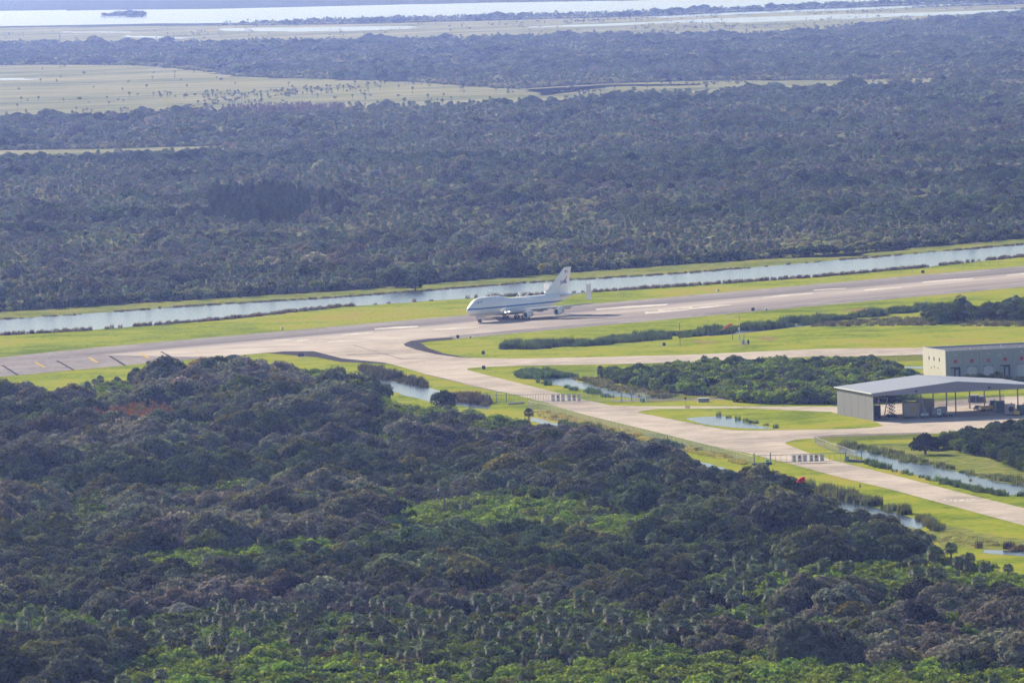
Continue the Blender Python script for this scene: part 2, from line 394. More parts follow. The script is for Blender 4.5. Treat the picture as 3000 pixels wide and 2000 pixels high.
# runway paint
runway_o = bpy.data.objects['runway']
def rmark(poly, name, mat='paint_white', z=0.05):
    """marking painted on the runway: polygon in world metres, child of the runway"""
    p = [((x - org[0]) * ax + (y - org[1]) * ay, (x - org[0]) * nx_ + (y - org[1]) * ny_) for x, y in poly]
    return MB().add([(x, y, 0) for x, y in p], [tuple(range(len(p)))]).build(name, M[mat], runway_o, loc=(0, 0, z))
for p in ([(55.4,3103.1),(71.2,3112.9),(85.9,3139.4),(92.8,3138.4),(85.5,3125.1),(71.0,3103.5),(55.0,3085.7)], [(107.1,3190.7),(117.0,3205.6),(129.8,3214.8),(128.8,3206.5),(116.5,3193.2),(107.5,3183.0)], [(152.1,3226.6),(160.8,3237.6),(169.1,3239.7),(168.0,3231.3),(160.0,3222.4),(152.3,3218.6)],
          [(130.8,3240.0),(137.3,3246.0),(145.6,3246.9),(145.0,3240.7),(137.0,3237.1),(130.8,3233.5)], [(180.1,3280.0),(193.5,3292.3),(204.0,3297.1),(202.9,3288.4),(192.8,3280.5),(180.2,3270.5)], [(219.5,3317.9),(228.6,3328.2),(238.3,3338.1),(237.3,3324.6),(227.7,3316.2),(219.2,3308.4)],
          [(-55.8,3043.2),(-46.8,3050.9),(-37.9,3050.9),(-38.1,3042.1),(-46.6,3037.4),(-55.1,3033.9)], [(-31.5,3022.5),(-21.9,3029.7),(-13.1,3029.7),(-13.3,3022.2),(-21.8,3017.5),(-31.1,3014.6)], [(35.3,3139.6),(50.8,3156.1),(66.2,3161.8),(65.3,3151.3),(50.5,3141.7),(35.8,3129.7)], [(61.0,3118.0),(66.5,3123.9),(75.8,3131.0),(75.6,3121.6),(66.3,3114.5),(61.4,3109.4)],
          [(-68.3,3004.9),(-60.9,3013.4),(-55.7,3016.7),(-55.8,3010.3),(-60.7,3004.6),(-68.1,2995.1)], [(-95.0,2980.7),(-89.3,2982.5),(-87.4,2977.1),(-93.6,2972.5)], [(-85.6,2972.8),(-81.0,2975.3),(-79.7,2970.4),(-84.8,2966.1)]):
    rmark(p, 'touchdown_stripe')
def text_mesh(body, size, name, mat, M4, parent=None, bold=0.0):
    cu = bpy.data.curves.new(name, 'FONT'); cu.body = body; cu.size = size; cu.align_x = 'CENTER'; cu.offset = bold
    ob = bpy.data.objects.new(name + '_source', cu); col.objects.link(ob)
    bpy.context.view_layer.update()
    me = bpy.data.meshes.new_from_object(ob.evaluated_get(bpy.context.evaluated_depsgraph_get()))
    bpy.data.objects.remove(ob)
    me.transform(M4); me.materials.clear(); me.materials.append(mat)
    o = bpy.data.objects.new(name, me); col.objects.link(o)
    if parent: o.parent = parent
    return o
for k in (0, 1):       # runway number, tops away from the threshold
    c = ((-80.32,2959.18), (-72.34,2953.32))[k]
    lx, ly = (c[0] - org[0]) * ax + (c[1] - org[1]) * ay, (c[0] - org[0]) * nx_ + (c[1] - org[1]) * ny_
    text_mesh('3', 18, 'runway_number', M['paint_white'], Matrix.Translation((lx - 5, ly, 0.05)) @ Matrix.Rotation(-math.pi / 2, 4, 'Z'), runway_o, bold=0.25)
over_o = bpy.data.objects['runway_overrun']
for p in ([(-183.8,2881.4),(-182.7,2880.8),(-176.8,2842.0),(-178.2,2842.8)], [(-164.6,2901.6),(-163.3,2901.9),(-157.8,2863.6),(-159.1,2862.4)], [(-145.3,2919.1),(-144.0,2919.4),(-139.1,2882.8),(-140.4,2881.6)], [(-123.3,2917.2),(-122.4,2917.7),(-120.3,2905.4),(-121.3,2904.0)]):
    MB().add([(x, y, 0.05) for x, y in p], [(0, 1, 2, 3)]).build('yellow_bar', M['paint_yellow'], over_o)
for p in ([(-195.7,2867.1),(-194.6,2866.4),(-184.0,2795.9),(-185.2,2796.6)], [(-176.0,2886.7),(-174.9,2886.0),(-164.5,2818.1),(-165.7,2818.8)], [(-156.7,2906.9),(-155.5,2906.2),(-146.0,2836.7),(-147.3,2837.4)], [(-137.5,2924.6),(-136.5,2924.0),(-127.3,2861.4),(-128.4,2861.1)]):
    MB().add([(x, y, 0.05) for x, y in p], [(0, 1, 2, 3)]).build('tar_strip', M['asphalt_dark'], over_o)
tax_o = bpy.data.objects['taxiway']
for p in ([(-62.4,2926.7),(-61.8,2926.4),(-46.8,2848.5),(-41.5,2822.2),(-42.3,2820.8),(-47.3,2845.9)], [(-63.0,2860.0),(-52.5,2858.7),(-45.3,2859.4),(-45.2,2856.4),(-52.4,2854.7),(-62.9,2856.0)], [(-42.6,2822.9),(-26.2,2817.1),(-26.1,2814.3),(-42.5,2819.0)], [(-31.2,2712.2),(-30.7,2714.6),(-4.4,2597.9),(-4.6,2594.8)]):
    MB().add([(x, y, 0.045) for x, y in p], [tuple(range(len(p)))]).build('joint_seal', M['asphalt_old'], tax_o)
for p in ([(116.4,2052.3),(117.2,2053.9),(117.8,2053.2),(116.9,2049.0)], [(117.8,2049.0),(118.7,2052.8),(119.4,2053.3),(118.6,2046.6)], [(119.1,2048.0),(119.9,2051.9),(120.7,2051.5),(119.8,2046.1),(120.3,2043.8)], [(120.6,2048.2),(121.1,2052.6),(122.1,2053.0),(122.3,2048.1),(121.0,2045.1)], [(122.4,2047.8),(123.3,2052.1),(123.6,2051.9),(123.2,2047.1)], [(123.6,2049.4),(124.8,2052.1),(125.7,2051.0),(124.7,2048.1)]):
    MB().add([(x, y, 0.05) for x, y in p], [tuple(range(len(p)))]).build('white_letter_mark', M['paint_white'], tax_o)

M['soil'] = ground_mat('bare_soil', [(0.40, (0.20, 0.22, 0.03)), (0.47, (0.24, 0.15, 0.07)), (0.6, (0.34, 0.22, 0.12))], [(0.15, 0.5), (0.6, 0.5)])
for k, p in enumerate(([(68.7,2878.3),(71.1,2880.1),(72.8,2871.9),(77.3,2865.7),(79.5,2861.5),(74.8,2857.3),(71.0,2861.7)], [(93.0,2881.1),(98.3,2886.5),(102.4,2876.4),(100.5,2866.9),(97.1,2865.0),(95.6,2873.0)], [(83.0,2841.2),(86.2,2844.8),(89.8,2844.1),(89.3,2839.5),(86.5,2836.3)], [(134.3,3068.0),(144.7,3075.3),(154.5,3067.7),(149.2,3058.2),(139.6,3055.2)])):
    sheet('bare_soil', p, 0.06, M['soil'], 2.5, .5, seed=60 + k, label=('worn soil patch beside the thin infield pole', 'worn soil patch past the weather mast', 'worn soil round the foot of the weather mast', 'bare soil patch beside the runway shoulder')[k])
# ponds and ditches
def pond(name, poly, label, z=0.10, step=4, jit=0.35, seed=5, mat='water'):
    return sheet(name, poly, z, M[mat], step, jit, label=label, seed=seed)
POND1 = [(8.9,2665.2),(18.1,2672.3),(20.9,2672.8),(22.4,2643.6),(25.9,2630.7),(31.5,2598.0),(37.2,2574.9),(44.7,2550.1),(51.2,2531.7),(40.9,2538.1),(31.0,2563.1),(25.4,2592.8),(13.6,2630.5)]
pond('reed_pond', POND1, 'reed-fringed pond between the taxiway and the upper gate')
POND2 = [(-51.5,2705.9),(-48.4,2699.8),(-32.0,2641.6),(-28.6,2630.8),(-20.6,2588.9),(-7.6,2526.1),(-8.7,2505.1),(-29.8,2561.7),(-38.1,2598.2),(-50.3,2669.5)]
pond('wood_pond', POND2, 'pond at the wood edge below the runway exit', seed=6)
pond('island_pond', [(55.4,2425.1),(59.6,2429.7),(66.8,2431.1),(70.3,2420.8),(72.8,2406.9),(76.3,2384.3),(80.8,2367.3),(83.4,2362.8),(76.8,2362.9),(69.3,2373.1),(62.2,2388.1),(58.2,2403.4)], 'small pond in the grass island', z=0.21, seed=7)
DITCH_R = [(98.0,2265.5),(104.4,2257.1),(109.0,2231.0),(114.6,2199.8),(121.0,2184.1),(126.5,2156.6),(130.6,2137.6),(134.5,2116.6),(141.6,2092.2),(150.9,2056.0),(148.3,2021.7),(139.4,2061.1),(134.3,2061.1),(128.7,2079.5),(124.6,2097.5),(120.7,2118.1),(117.6,2131.4),(112.4,2158.1),(106.7,2185.7),(103.2,2202.6),(103.2,2225.8),(97.1,2252.5)]
pond('drainage_canal', DITCH_R, 'drainage canal beside the taxiway below the lower gate', seed=9)
DITCH_L = [(5.9,2458.9),(15.1,2416.8),(24.9,2369.2),(40.7,2295.8),(54.7,2230.1),(67.8,2168.1),(80.5,2114.5),(84.7,2099.7),(86.0,2076.3),(90.8,2056.8),(96.8,2035.9),(101.2,2013.6),(106.8,1982.1),(107.9,1966.8),(104.5,1957.0),(97.8,1982.5),(90.0,2009.0),(81.8,2053.3),(74.7,2088.8),(57.8,2161.8),(40.0,2257.4),(24.6,2340.8),(14.3,2390.7),(5.3,2442.0)]
pond('woodside_ditch', DITCH_L, 'narrow ditch between the taxiway grass and the oak wood', seed=10)
pond('corner_ditch', [(116.9,1886.0),(123.4,1881.3),(134.6,1869.6),(133.5,1855.7),(122.5,1868.3),(116.3,1876.9)], 'short ditch at the end of the oak wood', seed=11)
pond('infield_ditch', [(74.5,2920.1),(89.8,2940.5),(108.0,2962.0),(124.0,2982.9),(123.6,2967.6),(107.3,2944.6),(90.4,2920.1),(76.8,2906.4)], 'reedy ditch across the infield grass', seed=12)
pond('shed_pond', [(138.2,2668.7),(145.2,2664.6),(152.0,2656.6),(151.4,2646.6),(144.5,2652.6),(137.6,2658.6)], 'sliver of pond by the pale block building', seed=13)
sheet('rough_verge', [(99.2,2274.2),(105.5,2281.0),(117.1,2279.7),(123.2,2274.6),(124.0,2261.1),(131.6,2241.3),(139.7,2208.6),(145.7,2150.2),(153.2,2087.0),(150.5,2051.7),(141.6,2091.3),(134.5,2115.7),(130.6,2136.6),(126.4,2155.6),(120.9,2183.1),(114.6,2198.8),(108.9,2229.9),(104.3,2256.0),(98.7,2263.6)], 0.07, M['bank'], 4, .5, label='rough olive verge between the drainage canal and the thicket', seed=14)
sheet('rough_verge', [(104.7,1945.8),(111.6,1971.0),(116.7,1951.9),(123.0,1927.2),(136.8,1900.1),(134.2,1864.6),(118.5,1884.3),(107.5,1901.4)], 0.07, M['bank'], 5, .8, label='rough verge at the end of the oak wood', seed=15)
# far marsh and lagoon
MEADOWS = [[(-774.6,10196.4),(-616.4,10033.5),(-473.7,9721.2),(-383.9,9254.1),(-305.6,8691.9),(-178.5,8284.4),(-100.6,8063.9),(8.4,7514.5),(112.6,7629.2),(216.2,7613.5),(325.8,7432.4),(428.5,7396.8)] + [(406.5,7018.3),(261.2,6974.3),(165.4,6945.2),(101.9,6926.0),(53.6,6801.4),(-54.6,6796.2),(-148.1,6836.3),(-211.0,6858.8),(-274.2,6881.4),(-364.4,6812.1),(-410.1,6798.2),(-528.3,6930.8)],
           [(-451.2,5906.9),(-396.5,5890.7),(-318.7,5839.1),(-219.3,5807.5)] + [(-197.2,5555.9),(-271.2,5519.5),(-320.2,5498.5),(-370.6,5504.1),(-421.8,5518.7)],
           [(-1137.7,15013.6),(-285.9,13425.0),(18.7,13194.7),(433.1,13037.6),(966.8,13044.6),(970.9,12345.3)] + [(630.1,11272.5),(369.8,10443.2),(162.3,10838.3),(14.7,10905.8),(-291.8,11261.8),(-510.2,11577.4),(-813.2,12179.2),(-939.3,12383.8)],
           [(21.9,7493.3),(111.9,7579.9),(195.3,7478.7),(193.6,7415.8),(110.4,7483.4)] + [(40.5,7183.9)],
           [(-245.8,4128.9),(-199.8,4109.7),(-145.9,4065.6)] + [(-130.0,3917.0),(-191.7,3940.6),(-233.6,3982.9)],
           [(1.7,3832.8),(22.7,3841.3)] + [(25.1,3693.9),(4.9,3686.0)], [(133.8,3727.7),(143.0,3744.9),(166.7,3742.4),(185.6,3710.8)] + [(181.3,3594.5),(159.6,3550.0),(129.0,3551.1)]]
for k, p in enumerate(MEADOWS):
    sheet('marsh_meadow', p, 0.05, M['marsh'] if k < 3 else M['bank'], 40 if k < 3 else 9, 6.0 if k < 3 else 4.0, seed=20 + k, label=('broad pale marsh meadow behind the first belt of woods', 'thin strip of pale marsh grass inside the woods', 'hazy marsh flats along the lagoon shore', 'narrow pale track of marsh grass leading off the broad meadow', 'pale grass clearing among palms beyond the canal', 'small pale clearing behind the aircraft tail', 'tan grass clearing beside the canal bank')[k])
LAGOON = [(-1244.5,15496.1),(-998.6,14973.2),(-673.1,14493.7),(-323.6,13924.5),(19.4,13601.7),(254.4,13512.8),(493.4,13634.4),(723.2,13867.8),(1093.9,13902.1),(1363.4,17312.6),(688.3,16240.1),(298.0,15892.7),(24.5,16380.0),(-645.6,17143.6),(-1232.9,18506.9),(-1524.6,19000.3)]
sheet('lagoon', LAGOON, 0.3, M['lagoon'], 120, 18, label='wide pale lagoon near the horizon', seed=30)
POOLS = [[(-505.4,13422.1),(-339.7,13140.8),(-151.2,12840.3),(-133.4,12528.8),(-208.5,12417.6),(-324.3,12533.9),(-484.2,13009.7)], [(-798.3,13687.3),(-657.1,13343.8),(-649.2,13192.5),(-789.2,13529.8)], [(-645.0,12843.3),(-584.5,12620.3),(-515.2,12262.7),(-523.4,12129.0),(-635.8,12659.0)],
                       [(44.8,12248.3),(263.8,12336.6),(329.4,12482.9),(528.7,12500.1),(691.8,12370.7),(915.8,12359.0),(881.6,11900.4),(696.1,11965.4),(529.3,11882.9),(393.4,11854.6),(286.1,12097.2),(158.3,11999.7),(49.7,12108.2)], [(-681.7,9243.3),(-581.5,9054.2),(-556.6,8950.9),(-557.8,8872.0),(-667.9,9053.4)], [(255.3,13035.3),(441.4,13283.1),(687.3,13370.2),(876.4,13474.8),(856.7,13172.9),(669.4,13024.6),(429.9,12942.0),(279.0,12768.3)]]
for k, p in enumerate(POOLS):
    sheet('marsh_pool', p, 0.35, M['lagoon'], 40, 6, seed=40 + k, label=('long bright pool behind the lagoon shore', 'thin short pool in the marsh flats', 'slanting pool at the edge of the marsh flats', 'longest bright pool in front of the lagoon', 'pool in the broad marsh meadow', 'narrow pool between lagoon and longest pool')[k])
# ------------------------------------------------------------------ plants: prototype meshes
def leaf_quads(mb, lobes, n, size, seed, up=0.25, mi=0, shell=(0.72, 1.05), flat=0.85):
    """leaf sprays spread through the outer part of each lobe (cx, cy, cz, rx, ry, rz)"""
    r = np.random.default_rng(seed)
    w = np.array([l[3] * l[4] + l[3] * l[5] for l in lobes]); w = w / w.sum()
    idx = r.choice(len(lobes), n, p=w)
    for i in idx:
        cx, cy, cz, rx, ry, rz = lobes[i]
        d = r.normal(0, 1, 3); d /= np.linalg.norm(d)
        if d[2] < -0.35: d[2] *= -0.6; d /= np.linalg.norm(d)
        t = r.uniform(*shell)
        p = np.array([cx + d[0] * rx * t, cy + d[1] * ry * t, cz + d[2] * rz * t])
        nrm = d * flat + r.normal(0, 0.38, 3) + np.array([0, 0, up]); nrm /= np.linalg.norm(nrm)
        a = np.cross(nrm, r.normal(0, 1, 3)); a /= np.linalg.norm(a); b = np.cross(nrm, a)
        s = size * r.uniform(0.6, 1.35); q = r.uniform(0.45, 0.8)
        k = len(mb.v)
        mb.v += [tuple(p - a * s), tuple(p - b * s * q), tuple(p + a * s), tuple(p + b * s * q)]
        mb.f.append((k, k + 1, k + 2, k + 3)); mb.m.append(mi)

def fast_mesh(mb, name, mats):
    me = bpy.data.meshes.new(name)
    me.from_pydata(mb.v, [], mb.f)
    for m in mats: me.materials.append(m)
    me.polygons.foreach_set('material_index', mb.m)
    me.update()
    return me

def oak_meshes(seed, big=1.0):
    r = np.random.default_rng(seed)
    tr = MB(); cr = MB()
    hgt = 6.6
    tr.tube([(0, 0, -0.2), (0.15, 0.1, 1.2), (0.1, -0.1, 2.4)], [0.42, 0.32, 0.26], 7)
    lobes = []
    nl = 9
    for k in range(nl):
        a = 2 * math.pi * k / nl + r.uniform(-.4, .4); d = r.uniform(1.3, 3.4) if k else 0
        z = hgt * r.uniform(0.50, 0.72) - d * 0.22
        rr = r.uniform(1.25, 2.1)
        lobes.append((math.cos(a) * d, math.sin(a) * d, z, rr * 1.15, rr * 1.15, rr * 0.82))
        if k % 2 == 0:
            tr.tube([(0.1, -0.1, 2.2), (math.cos(a) * d * .5, math.sin(a) * d * .5, z * .72), (math.cos(a) * d, math.sin(a) * d, z)], [0.2, 0.13, 0.06], 5)
    lobes.append((0, 0, hgt * 0.74, 1.9, 1.8, 1.5))
    for k in range(7):    # low skirts so that the crown closes towards the ground
        a = 2 * math.pi * k / 7 + r.uniform(-.3, .3); d = r.uniform(2.2, 3.3)
        lobes.append((math.cos(a) * d, math.sin(a) * d, r.uniform(1.3, 2.3), 1.2, 1.2, 1.1))
    leaf_quads(cr, lobes, 2300, 0.36, seed + 50)
    return fast_mesh(tr, 'oak_trunk', [M['bark']]), fast_mesh(cr, 'oak_crown', [M['leaf']])

def shrub_meshes(seed):
    r = np.random.default_rng(seed)
    tr = MB(); cr = MB(); lobes = []
    for k in range(7):
        a = 2 * math.pi * k / 7 + r.uniform(-.4, .4); d = r.uniform(0.6, 1.7) if k else 0
        rr = r.uniform(0.75, 1.15); z = r.uniform(1.0, 2.1) - d * .2
        lobes.append((math.cos(a) * d, math.sin(a) * d, z, rr, rr, rr * 1.0))
        tr.tube([(0, 0, -0.1), (math.cos(a) * d * .5, math.sin(a) * d * .5, z * .6), (math.cos(a) * d, math.sin(a) * d, z + .3)], [0.09, 0.06, 0.03], 4)
    leaf_quads(cr, lobes, 800, 0.27, seed + 70, up=0.35, shell=(0.5, 1.12), flat=0.6)
    return fast_mesh(tr, 'shrub_stem', [M['bark']]), fast_mesh(cr, 'shrub_crown', [M['leaf']])

def palm_meshes(seed, trunk=5.0, skirt=True):
    r = np.random.default_rng(seed)
    tr = MB(); cr = MB()
    bend = r.normal(0, 0.25, 2)
    pts = [(bend[0] * t * t, bend[1] * t * t, trunk * t - 0.2) for t in (0, .35, .7, 1.0)]
    tr.tube(pts, [0.24, 0.2, 0.19, 0.24], 7)
    top = np.array(pts[-1])
    nf = 46
    for k in range(nf):
        az = k * 2.399 + r.uniform(-.2, .2)
        el = math.asin(1 - (k + .5) / nf * 1.55)            # from upright to hanging
        d = np.array([math.cos(az) * math.cos(el), math.sin(az) * math.cos(el), math.sin(el)])
        side = np.array([-math.sin(az), math.cos(az), 0]); upv = np.cross(d, side)
        L = r.uniform(0.75, 1.05); hub = top + d * L + np.array([0, 0, 0.1])
        dead = skirt and el < -0.35
        mi = 1 if dead else 0
        spread = 1.15; nfing = 6
        for j in range(nfing):
            t = (j / (nfing - 1) - .5) * 2 * spread
            f = d * math.cos(t) + side * math.sin(t)
            droop = np.array([0, 0, -0.42 - 0.1 * r.random()])
            ln = 1.0 * (1 - .18 * abs(t)) * r.uniform(.85, 1.1)
            w = side * math.cos(t) - d * math.sin(t)
            a0 = hub - w * 0.10; a1 = hub + w * 0.10
            m0 = hub + f * ln * .55 - w * .13 + upv * .05; m1 = hub + f * ln * .55 + w * .13 + upv * .05
            e = hub + f * ln + droop * .6
            q = len(cr.v)
            cr.v += [tuple(a0), tuple(a1), tuple(m1), tuple(e), tuple(m0)]
            cr.f += [(q, q + 1, q + 2, q + 4), (q + 4, q + 2, q + 3)]; cr.m += [mi, mi]
        q = len(cr.v)
        cr.v += [tuple(top - side * .03), tuple(top + side * .03), tuple(hub)]; cr.f.append((q, q + 1, q + 2)); cr.m.append(mi)
    return fast_mesh(tr, 'palm_trunk', [M['palm_bark']]), fast_mesh(cr, 'palm_crown', [M['frond'], M['dead_frond']])

def pine_meshes(seed):
    r = np.random.default_rng(seed)
    tr = MB(); cr = MB(); lobes = []
    tr.tube([(0, 0, -.2), (0.1, 0, 7), (0, 0.1, 14)], [.3, .2, .06], 6)
    for k in range(26):
        z = r.uniform(2.0, 14.5); w = (1 - (z / 15.5) ** 1.6) * 3.0 + .5
        a = r.uniform(0, 6.28); d = r.uniform(.1, .75) * w
        lobes.append((math.cos(a) * d, math.sin(a) * d, z, .95, .95, 1.3))
    leaf_quads(cr, lobes, 1900, 0.34, seed, up=0.1, shell=(.4, 1.1), flat=.5)
    return fast_mesh(tr, 'pine_trunk', [M['bark']]), fast_mesh(cr, 'pine_crown', [M['leaf']])

def bare_meshes(seed):
    r = np.random.default_rng(seed)
    tr = MB(); cr = MB()
    tr.tube([(0, 0, -.2), (0, .1, 3.0), (.1, 0, 7.5)], [.16, .12, .04], 5)
    lobes = []
    for k in range(16):
        a = r.uniform(0, 6.28); z = r.uniform(2.2, 6.5); L = r.uniform(.8, 2.2) * (1.15 - z / 9)
        e = (math.cos(a) * L, math.sin(a) * L, z + L * .9)
        tr.tube([(0, 0.05, z), e], [.06, .02], 4)
        lobes.append((e[0], e[1], e[2], .6, .6, .6))
    leaf_quads(cr, lobes, 420, .16, seed, shell=(.1, 1.2), flat=.1)
    return fast_mesh(tr, 'bare_trunk', [M['palm_bark']]), fast_mesh(cr, 'twig_crown', [M['leaf']])

def reed_mesh(seed, n=46, h=2.3, rad=1.1):
    r = np.random.default_rng(seed); mb = MB()
    for k in range(n):
        a, d = r.uniform(0, 6.28), rad * math.sqrt(r.random())
        x, y = math.cos(a) * d, math.sin(a) * d
        hh = h * r.uniform(.6, 1.15); b = r.uniform(0, 6.28); w = r.uniform(.04, .09)
        dx, dy = math.cos(b) * w, math.sin(b) * w
        lx, ly = r.normal(.18, .15) * hh * .5, r.normal(0, .15) * hh * .5
        q = len(mb.v)
        mb.v += [(x - dx, y - dy, 0), (x + dx, y + dy, 0), (x + dx + lx * .3, y + dy + ly * .3, hh * .6), (x - dx + lx * .3, y - dy + ly * .3, hh * .6), (x + lx, y + ly, hh)]
        mb.f += [(q, q + 1, q + 2, q + 3), (q + 3, q + 2, q + 4)]; mb.m += [0, 0]
    return fast_mesh(mb, 'reed_clump', [M['reed']])

PROTO = {
    'oak': [oak_meshes(s) for s in (11, 12, 13, 14, 15)],
    'shrub': [shrub_meshes(s) for s in (21, 22, 23, 24)],
    'palm': [palm_meshes(31, 5.2), palm_meshes(32, 4.2), palm_meshes(33, 6.2), palm_meshes(34, 4.8, False)],
    'pine': [pine_meshes(s) for s in (41, 42, 43)],
    'bare': [bare_meshes(s) for s in (51, 52, 53)],
}
REEDS = [reed_mesh(s) for s in (61, 62, 63)]

def joined_proto(kind):
    """trunk and crown of each variant as one unlinked source object for the mass of the woods"""
    out = []
    for tr, cr in PROTO[kind]:
        bm = bmesh.new(); bm.from_mesh(cr)
        nm = len(cr.materials)
        nb = len(bm.faces); bm.from_mesh(tr); bm.faces.ensure_lookup_table()
        for f in bm.faces[nb:]: f.material_index = nm
        me = bpy.data.meshes.new(kind + '_source'); bm.to_mesh(me); bm.free()
        for m in list(cr.materials) + list(tr.materials): me.materials.append(m)
        out.append(bpy.data.objects.new(kind + '_source', me))
    return out
SOURCES = {k: joined_proto(k) for k in PROTO}
SOURCES['reed'] = [bpy.data.objects.new('reed_source', m) for m in REEDS]

def scatter_group(kind):
    g = bpy.data.node_groups.new(kind + '_scatter', 'GeometryNodeTree')
    g.interface.new_socket('Geometry', in_out='INPUT', socket_type='NodeSocketGeometry')
    g.interface.new_socket('Geometry', in_out='OUTPUT', socket_type='NodeSocketGeometry')
    gi = g.nodes.new('NodeGroupInput'); go = g.nodes.new('NodeGroupOutput')
    jn = g.nodes.new('GeometryNodeJoinGeometry')
    for o in SOURCES[kind]:
        oi = g.nodes.new('GeometryNodeObjectInfo'); oi.inputs['Object'].default_value = o
        ti = g.nodes.new('GeometryNodeGeometryToInstance')
        g.links.new(oi.outputs['Geometry'], ti.inputs[0]); g.links.new(ti.outputs[0], jn.inputs[0])
    ip = g.nodes.new('GeometryNodeInstanceOnPoints')
    ip.inputs['Pick Instance'].default_value = True
    def attr(name, dt):
        n = g.nodes.new('GeometryNodeInputNamedAttribute'); n.data_type = dt; n.inputs['Name'].default_value = name
        return n.outputs['Attribute']
    g.links.new(gi.outputs[0], ip.inputs['Points'])
    g.links.new(jn.outputs[0], ip.inputs['Instance'])
    g.links.new(attr('variant', 'INT'), ip.inputs['Instance Index'])
    er = g.nodes.new('FunctionNodeEulerToRotation')
    g.links.new(attr('spin', 'FLOAT_VECTOR'), er.inputs[0])
    g.links.new(er.outputs[0], ip.inputs['Rotation'])
    g.links.new(attr('size', 'FLOAT_VECTOR'), ip.inputs['Scale'])
    g.links.new(ip.outputs[0], go.inputs[0])
    return g
GROUPS = {k: scatter_group(k) for k in SOURCES}

def mass(name, kind, pts, size, color, label, spin=None, cat=None):
    """what nobody could count: one object that draws many plants"""
    n = len(pts)
    if n == 0: return None
    me = bpy.data.meshes.new(name)
    me.vertices.add(n)
    co = np.zeros((n, 3), np.float32); co[:, :2] = pts; co[:, 2] = 0.0
    me.vertices.foreach_set('co', co.ravel())
    nv = len(SOURCES[kind])
    a = me.attributes.new('variant', 'INT', 'POINT'); a.data.foreach_set('value', rng.integers(0, nv, n).astype(np.int32))
    sp = np.zeros((n, 3), np.float32); sp[:, 2] = rng.uniform(0, 6.283, n) if spin is None else spin
    a = me.attributes.new('spin', 'FLOAT_VECTOR', 'POINT'); a.data.foreach_set('vector', sp.ravel())
    a = me.attributes.new('size', 'FLOAT_VECTOR', 'POINT'); a.data.foreach_set('vector', np.asarray(size, np.float32).ravel())
    a = me.attributes.new('leaf_color', 'FLOAT_VECTOR', 'POINT'); a.data.foreach_set('vector', np.asarray(color, np.float32).ravel())
    me.update()
    o = bpy.data.objects.new(name, me); col.objects.link(o)
    md = o.modifiers.new('scatter', 'NODES'); md.node_group = GROUPS[kind]
    tag(o, label, cat, kind='stuff')
    return o

def plant(kind, x, y, sz, color, name, label, cat, group=None, spin=None, var=None):
    """one countable plant: trunk and crown under an Empty at its foot"""
    tr, cr = PROTO[kind][int(rng.integers(0, len(PROTO[kind]))) if var is None else var]
    e = empty(name, (x, y, 0), rng.uniform(0, 6.28) if spin is None else spin)
    e.scale = sz
    for nm, me in (('stem' if kind == 'shrub' else 'trunk', tr), ('crown', cr)):
        o = bpy.data.objects.new(nm, me); col.objects.link(o); o.parent = e
        if nm == 'crown': o['leaf_color'] = [float(c) for c in color]
    return tag(e, label, cat, group)

# ------------------------------------------------------------------ where the plants grow
def inside(poly, P):
    x, y = P[:, 0], P[:, 1]; r = np.zeros(len(P), bool)
    px, py = np.array(poly)[:, 0], np.array(poly)[:, 1]
    j = len(px) - 1
    for i in range(len(px)):
        c = ((py[i] > y) != (py[j] > y)) & (x < (px[j] - px[i]) * (y - py[i]) / (py[j] - py[i] + 1e-12) + px[i])
        r ^= c; j = i
    return r

def grid(x0, x1, y0, y1, s, jit=0.45):
    gx, gy = np.meshgrid(np.arange(x0, x1, s), np.arange(y0, y1, s))
    P = np.stack([gx.ravel(), gy.ravel()], 1)
    return P + rng.uniform(-jit, jit, P.shape) * s

def vnoise(P, scale, seed):
    q = P / scale; i = np.floor(q).astype(np.int64); f = q - i; f = f * f * (3 - 2 * f)
    def h(a, b):
        n = (a * 374761393 + b * 668265263 + seed * 974711) & 0x7fffffff
        n = (n ^ (n >> 13)) * 1274126177 & 0x7fffffff
        return ((n ^ (n >> 16)) & 0xffff) / 65535.0
    a, b = i[:, 0], i[:, 1]
    return (h(a, b) * (1 - f[:, 0]) * (1 - f[:, 1]) + h(a + 1, b) * f[:, 0] * (1 - f[:, 1]) + h(a, b + 1) * (1 - f[:, 0]) * f[:, 1] + h(a + 1, b + 1) * f[:, 0] * f[:, 1])

def wedge(P, k=0.0745, c=15): return np.abs(P[:, 0]) < k * P[:, 1] + c

C_OAK = np.array((0.080, 0.105, 0.038)); C_OAKG = np.array((0.19, 0.18, 0.13)); C_OAKB = np.array((0.16, 0.155, 0.05))  # OAKG: grey oak leaves with their reflected sky sheen put into the colour
C_BRIGHT = np.array((0.21, 0.28, 0.035)); C_MID = np.array((0.13, 0.175, 0.035)); C_PALM = np.array((0.105, 0.145, 0.06))
C_YEL = np.array((0.19, 0.17, 0.04)); C_ORANGE = np.array((0.24, 0.12, 0.045)); C_RED = np.array((0.22, 0.035, 0.03)); C_GREY = np.array((0.13, 0.115, 0.105))

def tint(base, n, amt=0.25):
    return np.clip(base * (1 + rng.normal(0, amt, (n, 1))) * (1 + rng.normal(0, 0.06, (n, 3))), 0.004, 0.6)

